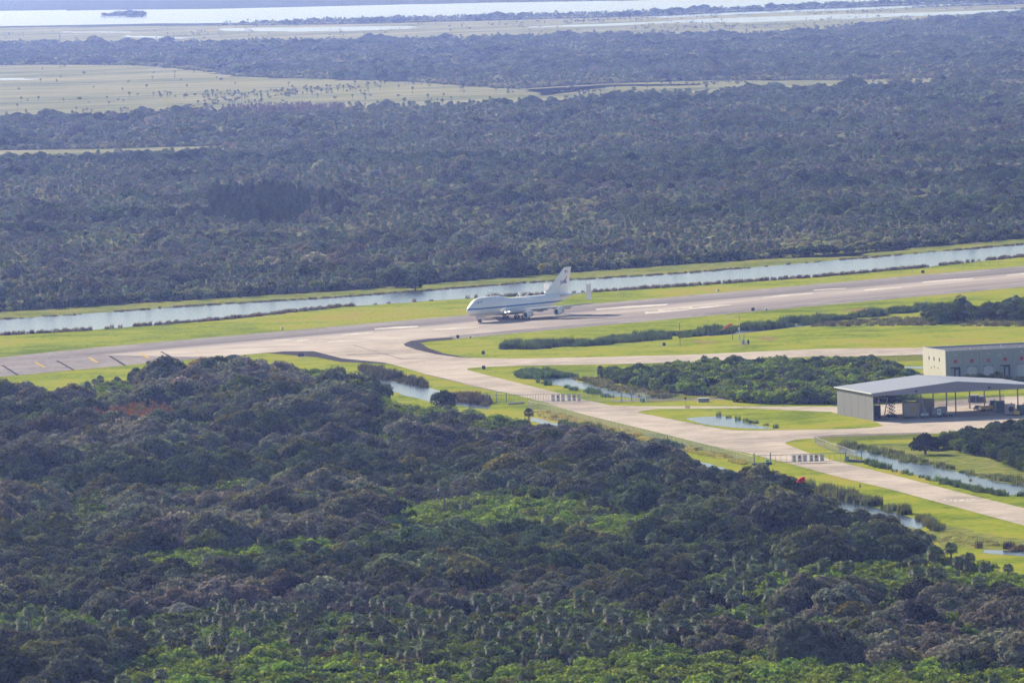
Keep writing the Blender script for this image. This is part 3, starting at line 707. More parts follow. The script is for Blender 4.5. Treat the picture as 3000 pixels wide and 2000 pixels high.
NEAR_WOOD = WOODS_EDGE + [(124.3,1390.9),(-136.8,1468.5)]
ZB = [[(-39.3,1968.0),(-34.3,2059.7),(-11.9,2080.9),(6.2,2079.3),(18.9,2036.6),(33.2,2006.5),(39.4,1957.7),(31.3,1906.3),(16.0,1934.2),(-1.7,1952.5),(-14.9,1925.1),(-32.4,1921.5)],
      [(-93.1,1467.7),(-89.3,1630.0),(-77.5,1649.0),(-63.0,1663.6),(-47.6,1658.3),(-31.9,1622.0),(-17.0,1601.9),(4.9,1594.5),(27.5,1628.4),(49.0,1605.7),(70.0,1583.7),(97.8,1566.9),(116.5,1532.2),(106.6,1407.1)],
      [(-51.9,2498.4),(-47.1,2550.9),(-29.2,2504.6),(-12.0,2495.5),(3.7,2443.0),(5.7,2399.3),(-11.8,2394.8),(-28.3,2413.3),(-45.0,2425.1)],
      [(-81.7,2751.2),(-65.6,2763.8),(-54.3,2693.2),(-44.1,2587.3),(-52.8,2544.6),(-65.2,2579.5),(-76.6,2654.4)],
      [(-206.0,2655.4),(-182.3,2662.3),(-160.2,2700.7),(-149.8,2736.5),(-129.7,2653.6),(-126.3,2555.8),(-135.5,2575.5),(-158.6,2569.0),(-178.0,2598.0),(-201.5,2595.4)],
      [(53.9,1750.2),(64.6,1821.5),(90.0,1831.2),(105.2,1805.6),(122.6,1818.3),(137.9,1802.5),(129.4,1695.6),(100.0,1719.6),(85.9,1751.8),(74.9,1774.4),(65.0,1728.2)],
      [(-101.2,1896.6),(-94.3,1933.6),(-72.4,1937.6),(-59.9,1965.4),(-45.9,1937.7),(-38.6,1924.0),(-44.5,1874.3),(-70.6,1884.5),(-90.8,1857.3)]]
ZP = [[(-138.2,1756.7),(-121.8,1750.7),(-97.9,1750.7),(-73.2,1733.0),(-50.2,1759.8),(-17.8,1730.1),(14.0,1753.9),(36.5,1693.0),(46.8,1778.4),(46.8,1836.4),(65.7,1849.1),(65.1,1771.3),(59.7,1693.1),(70.8,1680.6),(27.3,1615.5),(5.0,1596.5),(-39.2,1619.2),(-77.4,1647.8),(-131.5,1666.5)],
      [(88.5,1800.3),(108.1,1852.5),(123.8,1835.9),(139.3,1819.6),(133.4,1745.2),(102.2,1755.3),(87.6,1708.7),(81.7,1746.6)]]
ZO = [[(-144.3,2461.9),(-137.0,2492.8),(-116.9,2500.1),(-112.7,2456.1),(-119.4,2409.1),(-136.9,2407.9)]]
ZR = [[(-104.4,2525.9),(-100.5,2549.5),(-96.2,2521.6),(-99.8,2502.0)], [(-90.0,1772.2),(-88.9,1780.9),(-87.0,1766.7),(-88.3,1758.2)]]
def any_in(polys, P):
    r = np.zeros(len(P), bool)
    for q in polys: r |= inside(q, P)
    return r

LOTS = {k: [] for k in PROTO}      # kind -> list of (x, y, sx, sy, sz, r, g, b) for the near wood
def lot(kind, P, size, colr):
    if len(P): LOTS[kind].append(np.concatenate([P, size, colr], 1))
def sizes(n, lo, hi, flat=(0.85, 1.1)):
    s = rng.uniform(lo, hi, n); return np.stack([s, s * rng.uniform(.9, 1.1, n), s * rng.uniform(*flat, n)], 1)

P = grid(-280, 300, 1500, 3050, 4.9)
P = P[wedge(P) & inside(NEAR_WOOD, P)]
P = P[~any_in([DITCH_L, POND2], P)]
zb, zp, zo, zr = any_in(ZB, P), any_in(ZP, P), any_in(ZO, P), any_in(ZR, P)
n1, n2, n3 = vnoise(P, 42, 1), vnoise(P, 17, 2), vnoise(P, 70, 5)
u = rng.random(len(P))
isr = zr & (u < .8)
iso = zo & ~isr & (u < .92)
isp = ~isr & ~iso & ((zp & (u < .30)) | (~zp & ~zb & (u < .018)) | (zb & (u < .035)))
rest = ~(isr | iso | isp)
isb = rest & ((zb & (u < .88)) | (~zb & (n1 * .6 + n2 * .5 > .66) & (u < .65)) | (zp & (u < .62)))
rest &= ~isb
isk = rest & (u < .66)                       # oaks
ism = rest & ~isk & (n2 > .3)                # understorey
isg = rest & ~isk & ~ism & (n3 > .75)        # bare grey trees
Q = P[isk]; g = np.clip((n3[isk] - .25) * 1.6, 0, 1)[:, None]; w = (rng.random(len(Q)) < .09)[:, None]
cc = (C_OAK * (1 - g) + C_OAKG * g) * (1 - w) + C_OAKB * w
hn = .55 + .95 * vnoise(Q, 30, 41) * (.6 + .8 * vnoise(Q, 11, 42)); sz = sizes(len(Q), .75, 1.35) * hn[:, None]
pt = vnoise(Q, 24, 43)[:, None]; cc = cc * (.6 + .85 * pt)
sz[zp[isk]] *= .62; sz[zb[isk]] *= .7
lot('oak', Q, sz, tint(cc, len(Q), .22))
Q = P[isb]; b = np.clip(zb[isb] * .75 + rng.random(len(Q)) * .35, 0, 1)[:, None]
lot('shrub', Q, sizes(len(Q), .95, 1.75), tint(C_MID * (1 - b) + C_BRIGHT * b, len(Q), .2))
Q = P[ism]; yl = (rng.random(len(Q)) < .14)[:, None]
lot('shrub', Q, sizes(len(Q), .9, 1.6), tint((C_OAK * .4 + C_MID * .6) * (1 - yl) + C_YEL * .7 * yl, len(Q), .3))
Q = P[isp]; lot('palm', Q, sizes(len(Q), .85, 1.2, (.75, 1.15)), tint(C_PALM, len(Q), .22))
Q = P[iso]; lot('bare', Q, sizes(len(Q), .8, 1.1), tint(C_ORANGE, len(Q), .2)); lot('shrub', Q, sizes(len(Q), 1.7, 2.5), tint(np.where(rng.random((len(Q), 1)) < .35, C_YEL, C_ORANGE * 1.25), len(Q), .25))
Q = P[isr]; lot('shrub', Q, sizes(len(Q), 1.6, 2.2), tint(C_RED * 1.2, len(Q), .2))
Q = P[isg]; lot('bare', Q, sizes(len(Q), .7, 1.1), tint(C_GREY, len(Q), .2))

# right-hand and infield thickets
SHRUB_BLOCK = [(29.2,2649.7),(36.0,2656.2),(48.1,2655.6),(67.2,2691.1),(79.5,2692.6),(103.3,2674.4),(114.9,2663.3),(128.3,2664.1),(134.5,2631.0),(135.3,2579.4)] + [(136.5,2567.0),(128.6,2469.0),(107.2,2469.5),(89.7,2482.3),(72.2,2502.3),(68.7,2537.3),(56.3,2551.4),(46.5,2583.3),(38.7,2610.8),(30.9,2650.9)]
RIGHT_WOOD = [(120.7,2217.3),(124.2,2242.6),(133.4,2268.9),(139.0,2275.5),(143.0,2289.3),(156.2,2298.6),(189.7,2323.8)] + [(164.1,2018.8),(145.4,2146.1),(139.4,2204.6),(131.4,2237.4),(123.9,2258.8)]
BACK_WOOD = [(162.0,2908.7),(166.8,2931.6),(175.3,2939.2),(179.8,3003.8),(183.9,2987.3),(194.0,3008.1),(208.1,3040.7),(237.6,3063.6)] + [(224.6,2901.2),(200.7,2936.7),(182.0,2958.9),(165.5,2977.3)]
for zone, kinds in ((SHRUB_BLOCK, (.66, .96, .98)), (RIGHT_WOOD, (.42, .995, .996)), (BACK_WOOD, (.35, .95, .98))):
    q = np.array(zone); P = grid(q[:, 0].min(), q[:, 0].max(), q[:, 1].min(), q[:, 1].max(), 3.9 if zone is not BACK_WOOD else 5.0)
    P = P[inside(zone, P) & wedge(P, .08, 20)]
    u = rng.random(len(P)); n1 = vnoise(P, 22, 9)
    dark = zone is not SHRUB_BLOCK
    Q = P[u < kinds[0]]; b = np.clip(n1[u < kinds[0]] * 1.3 - .1, 0, 1)[:, None]
    lot('shrub', Q, sizes(len(Q), 1.0, 1.8), tint((C_MID * (1 - b) + C_BRIGHT * b) * (.6 if dark else 1.15), len(Q), .22))
    s = (u >= kinds[0]) & (u < kinds[1]) & ((n1 > .3) | dark); Q = P[s]
    lot('oak', Q, sizes(len(Q), .5, .95), tint(C_OAK * (1.0 if dark else 1.25) + C_MID * (.0 if dark else .2), len(Q), .2))
    s = (u >= kinds[1]) & (u < kinds[2]); Q = P[s]
    lot('palm', Q, sizes(len(Q), .8, 1.0), tint(C_PALM, len(Q), .2))
# bushes between the two buildings
Q = np.array([(155.7,2570.0),(157.2,2565.3),(159.6,2569.9),(161.2,2565.0),(163.9,2569.4),(165.6,2568.5),(167.0,2563.8),(168.3,2557.3),(171.0,2553.9),(173.0,2548.9),(175.2,2547.7)])
lot('oak', Q, sizes(len(Q), .38, .5), tint(C_OAK * 1.2, len(Q), .15))

# the countable ones: the 300 of each kind that show largest, as things of their own
NAMES = {'oak': ('oak_tree', 'dark rounded oak crown among the others in the near wood', 'tree', 'oaks of the near wood'),
         'shrub': ('green_shrub', 'leafy low shrub between the palms and oaks of the near wood', 'shrub', 'shrubs of the near wood'),
         'palm': ('cabbage_palm', 'short cabbage palm with a round fan-leaved head in the near wood', 'palm', 'cabbage palms of the near wood'),
         'bare': ('bare_tree', 'thin twiggy tree with sparse leaves in the near wood', 'tree', 'thin sparse trees of the near wood')}
MASSNAME = {'oak': ('oak_woodland', 'dense dark oak woodland spreading up to the taxiway and runway grass'), 'shrub': ('shrub_undergrowth', 'mass of green undergrowth filling the gaps of the woodland'),
            'palm': ('palm_thicket', 'cabbage palms scattered deeper in the woodland'), 'bare': ('twig_thicket', 'sparse twiggy thicket scattered in the woodland')}
def look(kind, a, nm):
    r_, g_, b_ = a[5:8]
    if kind == 'oak':
        if r_ > g_ * 1.02: w = 'brownish grey' if b_ > r_ * .55 else 'olive brown'
        elif b_ > g_ * .52: w = 'grey green'
        else: w = 'dark green'
        big = 'large' if a[2] > 1.15 else ('small' if a[2] < .6 else 'middling')
        return '%s rounded oak with its crown %s in the near wood' % (big, w), '%s %s oaks of the near wood' % (big, w)
    if kind == 'shrub':
        if r_ > g_ * 1.25: w = 'rusty red'
        elif r_ > g_ * .98: w = 'straw yellow'
        elif g_ > .2: w = 'bright yellow-green'
        elif g_ > .14: w = 'mid green'
        else: w = 'dull dark green'
        big = 'tall bushy' if a[4] > 1.4 else 'low'
        return '%s %s shrub between the palms and oaks of the near wood' % (big, w), '%s %s shrubs of the near wood' % (big, w)
    if kind == 'palm':
        big = 'tall' if a[4] > 1.05 else ('squat' if a[4] < .8 else 'short'); w = 'pale' if g_ > .16 else ('dark' if g_ < .125 else 'grey-green')
        return '%s cabbage palm with a round head of %s fan leaves in the near wood' % (big, w), '%s %s cabbage palms of the near wood' % (big, w)
    return ('thin sparse tree with rusty orange twigs in the near wood', 'rusty thin trees of the near wood') if r_ > g_ * 1.5 else ('thin sparse tree with grey twigs in the near wood', 'grey thin trees of the near wood')
for kind in ('oak', 'shrub', 'palm', 'bare'):
    A = np.concatenate(LOTS[kind])
    infr = (np.abs(A[:, 0]) < .0668 * A[:, 1]) & (A[:, 1] > 1612)
    key = np.where(infr, A[:, 1] - (60 * (A[:, 4] if kind == 'oak' else 0)), 1e9)
    lim = 290 if kind != 'bare' else 40
    order = np.argsort(key); pick = order[:lim][key[order[:lim]] < 1e8]
    nm = NAMES[kind]
    for i in pick:
        lab, grp = look(kind, A[i], nm)
        plant(kind, A[i, 0], A[i, 1], A[i, 2:5].tolist(), A[i, 5:8], nm[0], lab, nm[2], grp)
    left = np.ones(len(A), bool); left[pick] = False
    mass(MASSNAME[kind][0], kind, A[left, :2], A[left, 2:5], A[left, 5:8], MASSNAME[kind][1])

# single trees that stand out
def solo(kind, top, h, wide, color, name, label, cat, var=0):
    H0 = {'oak': 6.6, 'palm': 6.3, 'shrub': 2.9, 'pine': 15.0, 'bare': 7.5}[kind]
    return plant(kind, top[0], top[1], (wide, wide, h / H0), color, name, label, cat, var=var)
solo('oak', (-100.75,2729.58), 9.0, 1.25, C_OAK, 'oak_tree', 'large dark round oak standing above the wood edge by the runway overrun', 'tree', 1)
solo('oak', (-104.52,2729.66), 8.0, 1.0, C_OAK, 'oak_tree', 'oak joined to the large round oak by the runway overrun', 'tree', 2)
solo('oak', (-135.25,2691.53), 8.0, 0.9, C_OAK * .9, 'oak_tree', 'upright dark oak poking over the grass strip beside the overrun', 'tree', 3)
solo('oak', (-141.56,2679.07), 5.5, 0.55, C_OAK, 'oak_tree', 'small dark oak next to the upright oak by the overrun', 'tree', 0)
solo('oak', (-23.26,2498.11), 8.0, 1.1, C_OAK * .8, 'oak_tree', 'dark spreading oak in front of the wood pond', 'tree', 4)
solo('palm', (31.07,2647.50), 6.0, 0.95, C_PALM, 'cabbage_palm', 'lone palm at the end of the thicket above the reed pond', 'palm', 1)
solo('oak', (76.51,2021.15), 8.0, 0.7, C_OAK * .8, 'oak_tree', 'thin dark tree in front of the bright ditch under the red windsock', 'tree', 2)
solo('oak', (83.31,2003.03), 5.5, 0.62, C_OAK, 'oak_tree', 'dark bush-like tree between two bright stretches of the ditch', 'tree', 1)
solo('shrub', (180.71,2994.98), 8.5, 1.7, C_OAK, 'shrub_tree', 'tall dark column-shaped tree at the edge of the infield wood', 'tree', 1)
for k, (t, h) in enumerate((((-19.61,2031.06), 10), ((-41.06,1852.25), 10), ((-125.87,1996.26), 10.5), ((-66.01,1945.15), 11), ((-67.56,1703.70), 10), ((-106.34,1698.87), 9), ((-94.55,1715.91), 8.5), ((24.65,1632.85), 8), ((15.71,1612.42), 8))):
    solo('palm', t, h, 1.15, C_PALM, 'cabbage_palm', 'tall cabbage palm with a bare trunk rising clear of the near wood', 'palm', (2, 0, 2, 2, 0, 0, 1, 0, 3)[k])['group'] = 'tall palms over the near wood'

# far woods beyond the canal
FAR_ALL = {k: [] for k in PROTO}
MEAD_SOLID = MEADOWS[:3]; MEAD_SOFT = MEADOWS[3:]
PINES = [[(-179.2,4480.1),(-175.3,4565.9),(-151.6,4604.3),(-125.3,4559.8),(-115.1,4361.9),(-113.3,4105.9),(-147.7,4126.3),(-167.3,4246.6)], [(-111.5,4415.5),(-100.8,4434.3),(-94.5,4233.3),(-104.7,4216.1)]]
CYPRESS = [(-257.1,6757.9),(-247.3,7006.0),(-218.3,7102.8),(-168.9,7059.4),(-147.2,6864.4),(-141.5,6662.5),(-173.7,6619.5),(-219.3,6632.0)]
DARKB = [[(-220.5,3696.1),(-203.7,3761.5),(-162.1,3749.2),(-148.4,3496.5),(-153.9,3334.4),(-196.3,3332.1)], [(-103.9,3499.0),(-89.3,3488.3),(-84.5,3349.9),(-97.7,3333.5)], [(-58.5,3448.4),(-42.5,3419.6),(-39.9,3318.5),(-56.6,3323.9)]]
for y0, y1, sp in ((3080, 4200, 6.4), (4200, 6000, 7.6), (6000, 8500, 9.4), (8500, 13900, 12.0)):
    P = grid(-.08 * y1, .08 * y1, y0, y1, sp); P = P[wedge(P, .0735, 10)]
    far = inside(BANK_TOP + [(BANK_TOP[-1][0] + 6000, BANK_TOP[-1][1] + 15000), (BANK_TOP[0][0] - 6000, BANK_TOP[0][1] + 15000)], P)
    P = P[far]
    m = any_in(MEAD_SOLID, P); u = rng.random(len(P))
    P = P[~m | ((u < .28) & (vnoise(P, 70, 31) > .74) & (vnoise(P, 420, 32) > .45)) | (u < .008)]
    P = P[~any_in(POOLS + [LAGOON], P)]
    m = any_in(MEAD_SOLID, P)
    u = rng.random(len(P)); n1, n2, n3 = vnoise(P, 110, 3), vnoise(P, 38, 4), vnoise(P, 260, 6)
    gr = any_in(MEAD_SOFT, P); pi = any_in(PINES, P); cy = inside(CYPRESS, P); dk = any_in(DARKB, P)
    gap = (n2 * .6 + n1 * .6 > .66) & ~dk & ~pi
    k_sc = sp / 7.6
    s_pine = pi & (u < .8)
    s_cy = cy & ~s_pine
    s_palm = ~s_pine & ~s_cy & (~gr | (u < .04)) & ((u < .13 + .20 * (n1 > .5)) | (m & (u < .6)))
    s_oak = ~s_pine & ~s_cy & ~s_palm & ~gr & ~m & (((u < (.52 if y0 < 4200 else .44 if y0 < 6000 else .36)) & ~gap) | dk)  # fewer oaks far off: pale scrub there makes up for thin haze
    s_sh = ~s_pine & ~s_cy & ~s_palm & ~s_oak & (~gr | (u > .6))
    def put(kind, s, lo, hi, c, amt=.22, kk=1.0):
        Q = P[s]
        if len(Q):
            hz_ = .55 + .95 * vnoise(Q, 46, 44) * (.55 + .9 * vnoise(Q, 15, 45))
            z3 = sizes(len(Q), lo, hi); z3[:, :2] *= kk; z3[:, 2] *= min(kk, 1.1)
            if kind == 'oak': z3 *= hz_[:, None]
            z3[any_in(MEAD_SOLID, Q)] *= .68
            FAR_ALL[kind].append(np.concatenate([Q, z3, tint(c if c.ndim == 1 else c[s], len(Q), amt)], 1))
    put('pine', s_pine, .6, .95, C_OAK * .8)
    put('bare', s_cy, 1.0, 1.4, np.array((.16, .12, .13)))
    put('palm', s_palm, .9, 1.3, C_PALM * 1.15, .2, min(k_sc, 1.25))
    g = np.clip((n3 * .5 + n1 * .7 - .35) * 1.8, 0, 1)[:, None]
    put('oak', s_oak, .7, 1.35, (C_OAK * (1 - g) + C_OAKG * g) * (.75 + .95 * vnoise(P, 33, 46)[:, None]), .25, k_sc)
    put('shrub', s_sh, .8, 1.5, np.array((.23, .26, .11)) * (1 - g) + np.array((.32, .31, .16)) * g, .3, k_sc)  # pale scrub leaves, lightened further so their colour carries distant haze
FN = {'oak': ('oak_woodland', 'hazy blue-green oak woodland stretching beyond the canal'), 'shrub': ('shrub_undergrowth', 'pale green undergrowth in the clearings beyond the canal'), 'palm': ('palm_thicket', 'cabbage palms dotted through the woods and marsh beyond the canal'),
      'pine': ('pine_grove', 'tall dark grove standing above the woods beyond the canal'), 'bare': ('cypress_grove', 'pale mauve bare grove at the edge of the broad marsh meadow')}
for kind, L in FAR_ALL.items():
    A = np.concatenate(L)
    mass(FN[kind][0], kind, A[:, :2], A[:, 2:5], A[:, 5:8], FN[kind][1])
solo('oak', (-94.98,3454.06), 9.5, 1.35, C_OAK * .8, 'oak_tree', 'dark domed tree on the canal bank ahead of the aircraft', 'tree', 0)
solo('oak', (-51.40,3394.30), 9.0, 1.5, C_OAK * .8, 'oak_tree', 'broad dark domed tree on the canal bank behind the aircraft nose', 'tree', 1)
solo('oak', (-42.53,3360.74), 7.0, 1.0, C_OAK * .8, 'oak_tree', 'lower dark tree leaning against the broad domed tree', 'tree', 3)
# mangrove islet in the lagoon
Q = np.array([(-832.1,16104.4),(-824.3,16094.7),(-816.9,16092.4),(-810.8,16087.6),(-804.4,16075.5),(-797.6,16056.0),(-790.4,16029.4),(-783.3,16002.8),(-776.2,15976.4),(-769.5,15957.2),(-762.1,15923.7),(-758.4,15907.0)])
Q = np.concatenate([Q, Q + rng.normal(0, 12, Q.shape)])
mass('mangrove_foliage', 'oak', Q, sizes(len(Q), 1.6, 2.6, (.8, 1.0)), tint(C_OAK, len(Q)), 'low dark mangrove islet in the pale lagoon')

# reeds and cattails
def reed_belt(poly, dens, hgt, color, label, amt=.25, name='reeds'):
    q = np.array(poly); P = grid(q[:, 0].min(), q[:, 0].max(), q[:, 1].min(), q[:, 1].max(), dens); P = P[inside(poly, P)]
    P = P[vnoise(P, 7, 17) > .30]
    n = len(P); s = np.stack([np.full(n, 1.0), np.full(n, 1.0), hgt / 2.3 * rng.uniform(.5, 1.15, n) * (.45 + 1.0 * vnoise(P, 11, 8))], 1)
    return mass(name, 'reed', P, s, tint(np.array(color), n, amt), label, spin=rng.uniform(-.5, .9, n))
def along(line, n):
    L = [0]
    for a, b in zip(line, line[1:]): L.append(L[-1] + math.dist(a, b))
    out = []
    for d in np.linspace(0, L[-1], n):
        i = max(k for k in range(len(L)) if L[k] <= d + 1e-9); i = min(i, len(line) - 2)
        t = (d - L[i]) / max(1e-9, L[i + 1] - L[i]); a, b = line[i], line[i + 1]
        out.append((a[0] + (b[0] - a[0]) * t, a[1] + (b[1] - a[1]) * t))
    return out
def reed_line(line, n, width, keep, hgt, color, label, seed=1):
    P = np.array(along(line, n)); P = P + rng.normal(0, width, P.shape)
    P = P[(vnoise(P, 26, seed) < keep) | (rng.random(len(P)) < .12)]
    n = len(P); s = np.stack([np.full(n, .9), np.full(n, .9), hgt / 2.3 * rng.uniform(.5, 1.2, n)], 1)
    return mass('reeds', 'reed', P, s, tint(np.array(color), n, .25), label, spin=rng.uniform(-.5, .9, n))
C_REED = (0.055, 0.085, 0.028); C_REEDB = (0.10, 0.085, 0.045)
reed_belt([(-4.9,2862.5),(-4.0,2878.3),(7.8,2883.1),(33.0,2901.4),(66.7,2929.8),(90.3,2955.3),(120.3,2998.3),(137.4,3013.8),(164.2,3050.5),(181.5,3061.2),(180.5,3045.3),(163.2,3032.1),(136.5,2993.2),(121.9,2971.3),(92.1,2929.0),(66.0,2900.7),(32.6,2868.3),(7.7,2855.0)], 1.6, 2.5, (0.075, 0.11, 0.035), 'thick dark cattail belt across the infield grass')
reed_belt([(119.6,2980.5),(136.5,2993.2),(165.7,2979.8),(200.3,2931.8),(225.0,2906.0),(222.4,2872.7),(198.1,2900.3),(162.7,2927.6),(134.2,2945.5),(118.2,2948.0)], 3.0, 1.4, (0.12, 0.115, 0.05), 'brownish rough reeds in front of the infield wood')
reed_line(CANAL_BOT, 950, 1.1, .6, 1.6, (0.16, 0.13, 0.085), 'broken dark reed fringe on the runway side of the long canal', 3)
reed_line(CANAL_TOP, 900, 1.6, .6, .8, (0.13, 0.11, 0.06), 'low brown reed fringe on the wood side of the long canal', 4)
reed_belt([(0.2,2705.0),(7.0,2705.4),(16.8,2691.5),(20.3,2681.3),(22.7,2671.8),(17.8,2670.4),(8.9,2663.1),(4.4,2665.6),(2.0,2679.2)], 1.6, 2.1, (0.08, 0.13, 0.045), 'tall green reeds at the runway end of the reed pond')
reed_line([(6.8,2656.2),(13.6,2624.6),(20.7,2597.3),(25.3,2583.3),(30.9,2553.7),(34.1,2540.9)], 170, .9, .62, 2.0, (0.075, 0.13, 0.035), 'green reed tufts on the taxiway side of the reed pond', 21)
reed_belt([(20.8,2664.6),(28.1,2668.7),(34.3,2633.0),(40.9,2598.0),(48.6,2570.7),(56.1,2544.0),(51.2,2531.7),(44.7,2550.1),(37.2,2574.9),(31.5,2599.2),(25.9,2631.7)], 2.2, 1.5, (0.14, 0.14, 0.055), 'brownish reeds between the reed pond and the thicket')
reed_belt([(-56.7,2762.5),(-47.8,2740.4),(-37.1,2682.5),(-29.9,2644.4),(-30.5,2634.8),(-39.4,2669.6),(-48.4,2699.0),(-52.2,2707.3)], 1.5, 2.5, (0.07, 0.07, 0.035), 'olive reeds on the grass side of the wood pond')
reed_belt([(-24.2,2586.9),(-13.5,2571.8),(-7.6,2537.1),(-9.9,2523.7),(-20.5,2556.8)], 1.5, 2.2, C_REEDB, 'brown reeds at the tail of the wood pond')
reed_belt([(14.6,2428.8),(27.2,2374.6),(40.9,2306.4),(50.4,2261.3),(50.0,2248.2),(40.7,2294.3),(24.9,2366.0),(14.5,2413.8)], 1.5, 2.2, (0.075, 0.10, 0.03), 'green reeds on the fence side of the woodside ditch')
reed_belt([(81.7,2119.2),(88.3,2095.5),(95.2,2059.8),(102.0,2027.6),(107.6,1995.7),(110.9,1959.9),(108.2,1944.3),(106.7,1981.0),(101.2,2012.5),(96.8,2034.7),(90.8,2055.6),(85.9,2075.1),(83.6,2097.6)], 1.3, 2.7, (0.12, 0.135, 0.045), 'tall olive cattails between the taxiway grass and the woodside ditch')
reed_belt([(98.8,2281.5),(105.0,2270.3),(112.7,2245.1),(118.9,2210.6),(125.6,2171.9),(131.1,2144.7),(142.6,2105.8),(146.6,2090.0),(145.6,2076.6),(141.6,2092.2),(134.5,2116.6),(130.6,2137.1),(126.4,2155.6),(120.9,2183.1),(114.6,2198.8),(108.9,2229.9),(104.3,2256.0),(98.0,2265.5)], 2.3, 1.5, (0.12, 0.14, 0.045), 'olive reeds on the thicket side of the drainage canal')
reed_line([(103.3,2197.4),(106.4,2180.8),(112.1,2152.4),(117.3,2126.8),(120.5,2114.9),(124.4,2094.3),(128.4,2075.9),(134.1,2058.9),(139.1,2055.8),(145.4,2027.3)], 190, .7, .45, 1.7, (0.085, 0.13, 0.035), 'scattered reed tufts on the taxiway side of the drainage canal', 12)
reed_belt([(114.8,1894.2),(123.9,1888.4),(139.2,1874.0),(138.6,1867.0),(123.4,1880.3),(116.9,1886.0)], 1.5, 2.2, C_REEDB, 'reeds behind the corner ditch')
reed_line([(55.4,2426.7),(59.6,2431.4),(66.9,2432.8),(70.3,2422.5),(72.9,2409.4),(76.4,2387.6),(80.9,2370.5),(83.5,2364.4)], 60, .8, .4, 1.6, (0.06, 0.10, 0.04), 'small reed tufts round the island pond', 15)
# tall dry grass along the taxiway fence
reed_belt([(7.2,2491.5),(14.9,2464.7),(27.6,2407.2),(41.7,2345.0),(56.9,2276.0),(67.8,2226.9),(67.2,2210.0),(56.4,2255.5),(41.2,2320.1),(27.2,2381.0),(14.6,2430.5),(7.1,2470.4)], 1.0, .8, (0.36, 0.32, 0.09), 'dry straw-coloured grass along the woodside fence', .3, name='dry_grass')
reed_belt([(104.7,1913.1),(113.4,1942.2),(120.6,1917.4),(131.9,1891.5),(131.5,1885.4),(119.3,1896.6),(110.8,1900.0)], 2.4, .6, (0.28, 0.28, 0.08), 'rough dry grass at the end of the oak wood', .3, name='dry_grass')
# low bushes closing the wood edge along the canal bank
Q = np.array(along(BANK_TOP, 420)); Q = Q + np.array((rng.normal(-3, 4, len(Q)), rng.normal(5, 4, len(Q)))).T; Q = Q[wedge(Q)]
mass('bank_shrubbery', 'shrub', Q, sizes(len(Q), .7, 1.9), tint(np.where(rng.random((len(Q), 1)) < .6, C_OAK, np.array((.2, .22, .08))), len(Q), .25), 'low bushes closing the wood edge along the canal bank')
# ------------------------------------------------------------------ the aircraft (x aft of the nose, y to starboard, z up)
def ac_body_mat():
    m, nt, b = new_mat('aircraft_fuselage_paint')
    tc = N(nt, 'ShaderNodeTexCoord'); sep = N(nt, 'ShaderNodeSeparateXYZ'); nt.links.new(tc.outputs['Object'], sep.inputs[0])
    cr = N(nt, 'ShaderNodeValToRGB'); cr.color_ramp.interpolation = 'CONSTANT'
    mr = N(nt, 'ShaderNodeMapRange'); mr.inputs[1].default_value = 0; mr.inputs[2].default_value = 20; nt.links.new(sep.outputs[2], mr.inputs[0])
    W = (0.85, 0.85, 0.85); G = (0.52, 0.53, 0.55); B = (0.015, 0.13, 0.40)
    st = [(0.0, G), (3.75 / 20, W), (5.35 / 20, B), (6.0 / 20, W)]
    el = cr.color_ramp.elements
    while len(el) < 4: el.new(.5)
    for e, (p, c) in zip(el, st): e.position = p; e.color = (*c, 1)
    nt.links.new(mr.outputs[0], cr.inputs[0])
    no = N(nt, 'ShaderNodeTexNoise', Scale=.6, Detail=4.0); nt.links.new(tc.outputs['Object'], no.inputs['Vector'])
    r2 = N(nt, 'ShaderNodeMapRange'); r2.inputs[3].default_value = .9; r2.inputs[4].default_value = 1.05; nt.links.new(no.outputs[0], r2.inputs[0])
    mx = N(nt, 'ShaderNodeMix', data_type='RGBA', blend_type='MULTIPLY'); mx.inputs[0].default_value = 1
    nt.links.new(cr.outputs[0], mx.inputs[6]); nt.links.new(r2.outputs[0], mx.inputs[7]); nt.links.new(mx.outputs[2], b.inputs['Base Color'])
    b.inputs['Roughness'].default_value = .32
    return m
M['ac_body'] = ac_body_mat()
M['ac_white'] = plain('aircraft_white', (0.80, 0.80, 0.80), .35, var=.05, scale=.5)
M['ac_grey'] = plain('aircraft_grey', (0.55, 0.56, 0.58), .4, var=.06, scale=.5)
M['ac_metal'] = plain('bare_engine_metal', (0.42, 0.38, 0.34), .35, .8)
M['fan'] = plain('fan_blades', (0.03, 0.03, 0.035), .4, .5)
NG = 7.9                                                     # nose gear station
ac = empty('jumbo_jet', (ng[0], ng[1], 0.17), R(51.6))
tag(ac, 'white four-engine jumbo jet with blue stripe rolling on the runway', 'aircraft')
OX = -NG
ST = [(0.0, 5.25, 4.95, .12), (.4, 5.95, 4.15, .85), (1.0, 6.5, 3.65, 1.3), (2.0, 7.15, 3.1, 1.85), (3.2, 7.95, 2.7, 2.3), (4.4, 8.9, 2.45, 2.65), (5.6, 9.6, 2.3, 2.9), (7.2, 10.0, 2.18, 3.08), (9.5, 10.15, 2.1, 3.2), (13, 10.2, 2.06, 3.25), (19, 10.15, 2.06, 3.25), (21.5, 9.95, 2.06, 3.25),
      (24, 9.5, 2.05, 3.25), (26.5, 9.05, 1.95, 3.25), (29, 8.85, 1.85, 3.25), (40, 8.85, 1.9, 3.25), (45, 8.85, 2.2, 3.25), (50, 8.87, 2.9, 3.2), (55, 8.9, 3.9, 2.95), (60, 8.9, 5.05, 2.4), (64, 8.8, 6.0, 1.75), (67, 8.5, 6.7, 1.1), (68.6, 8.1, 7.1, .5)]
rings = []
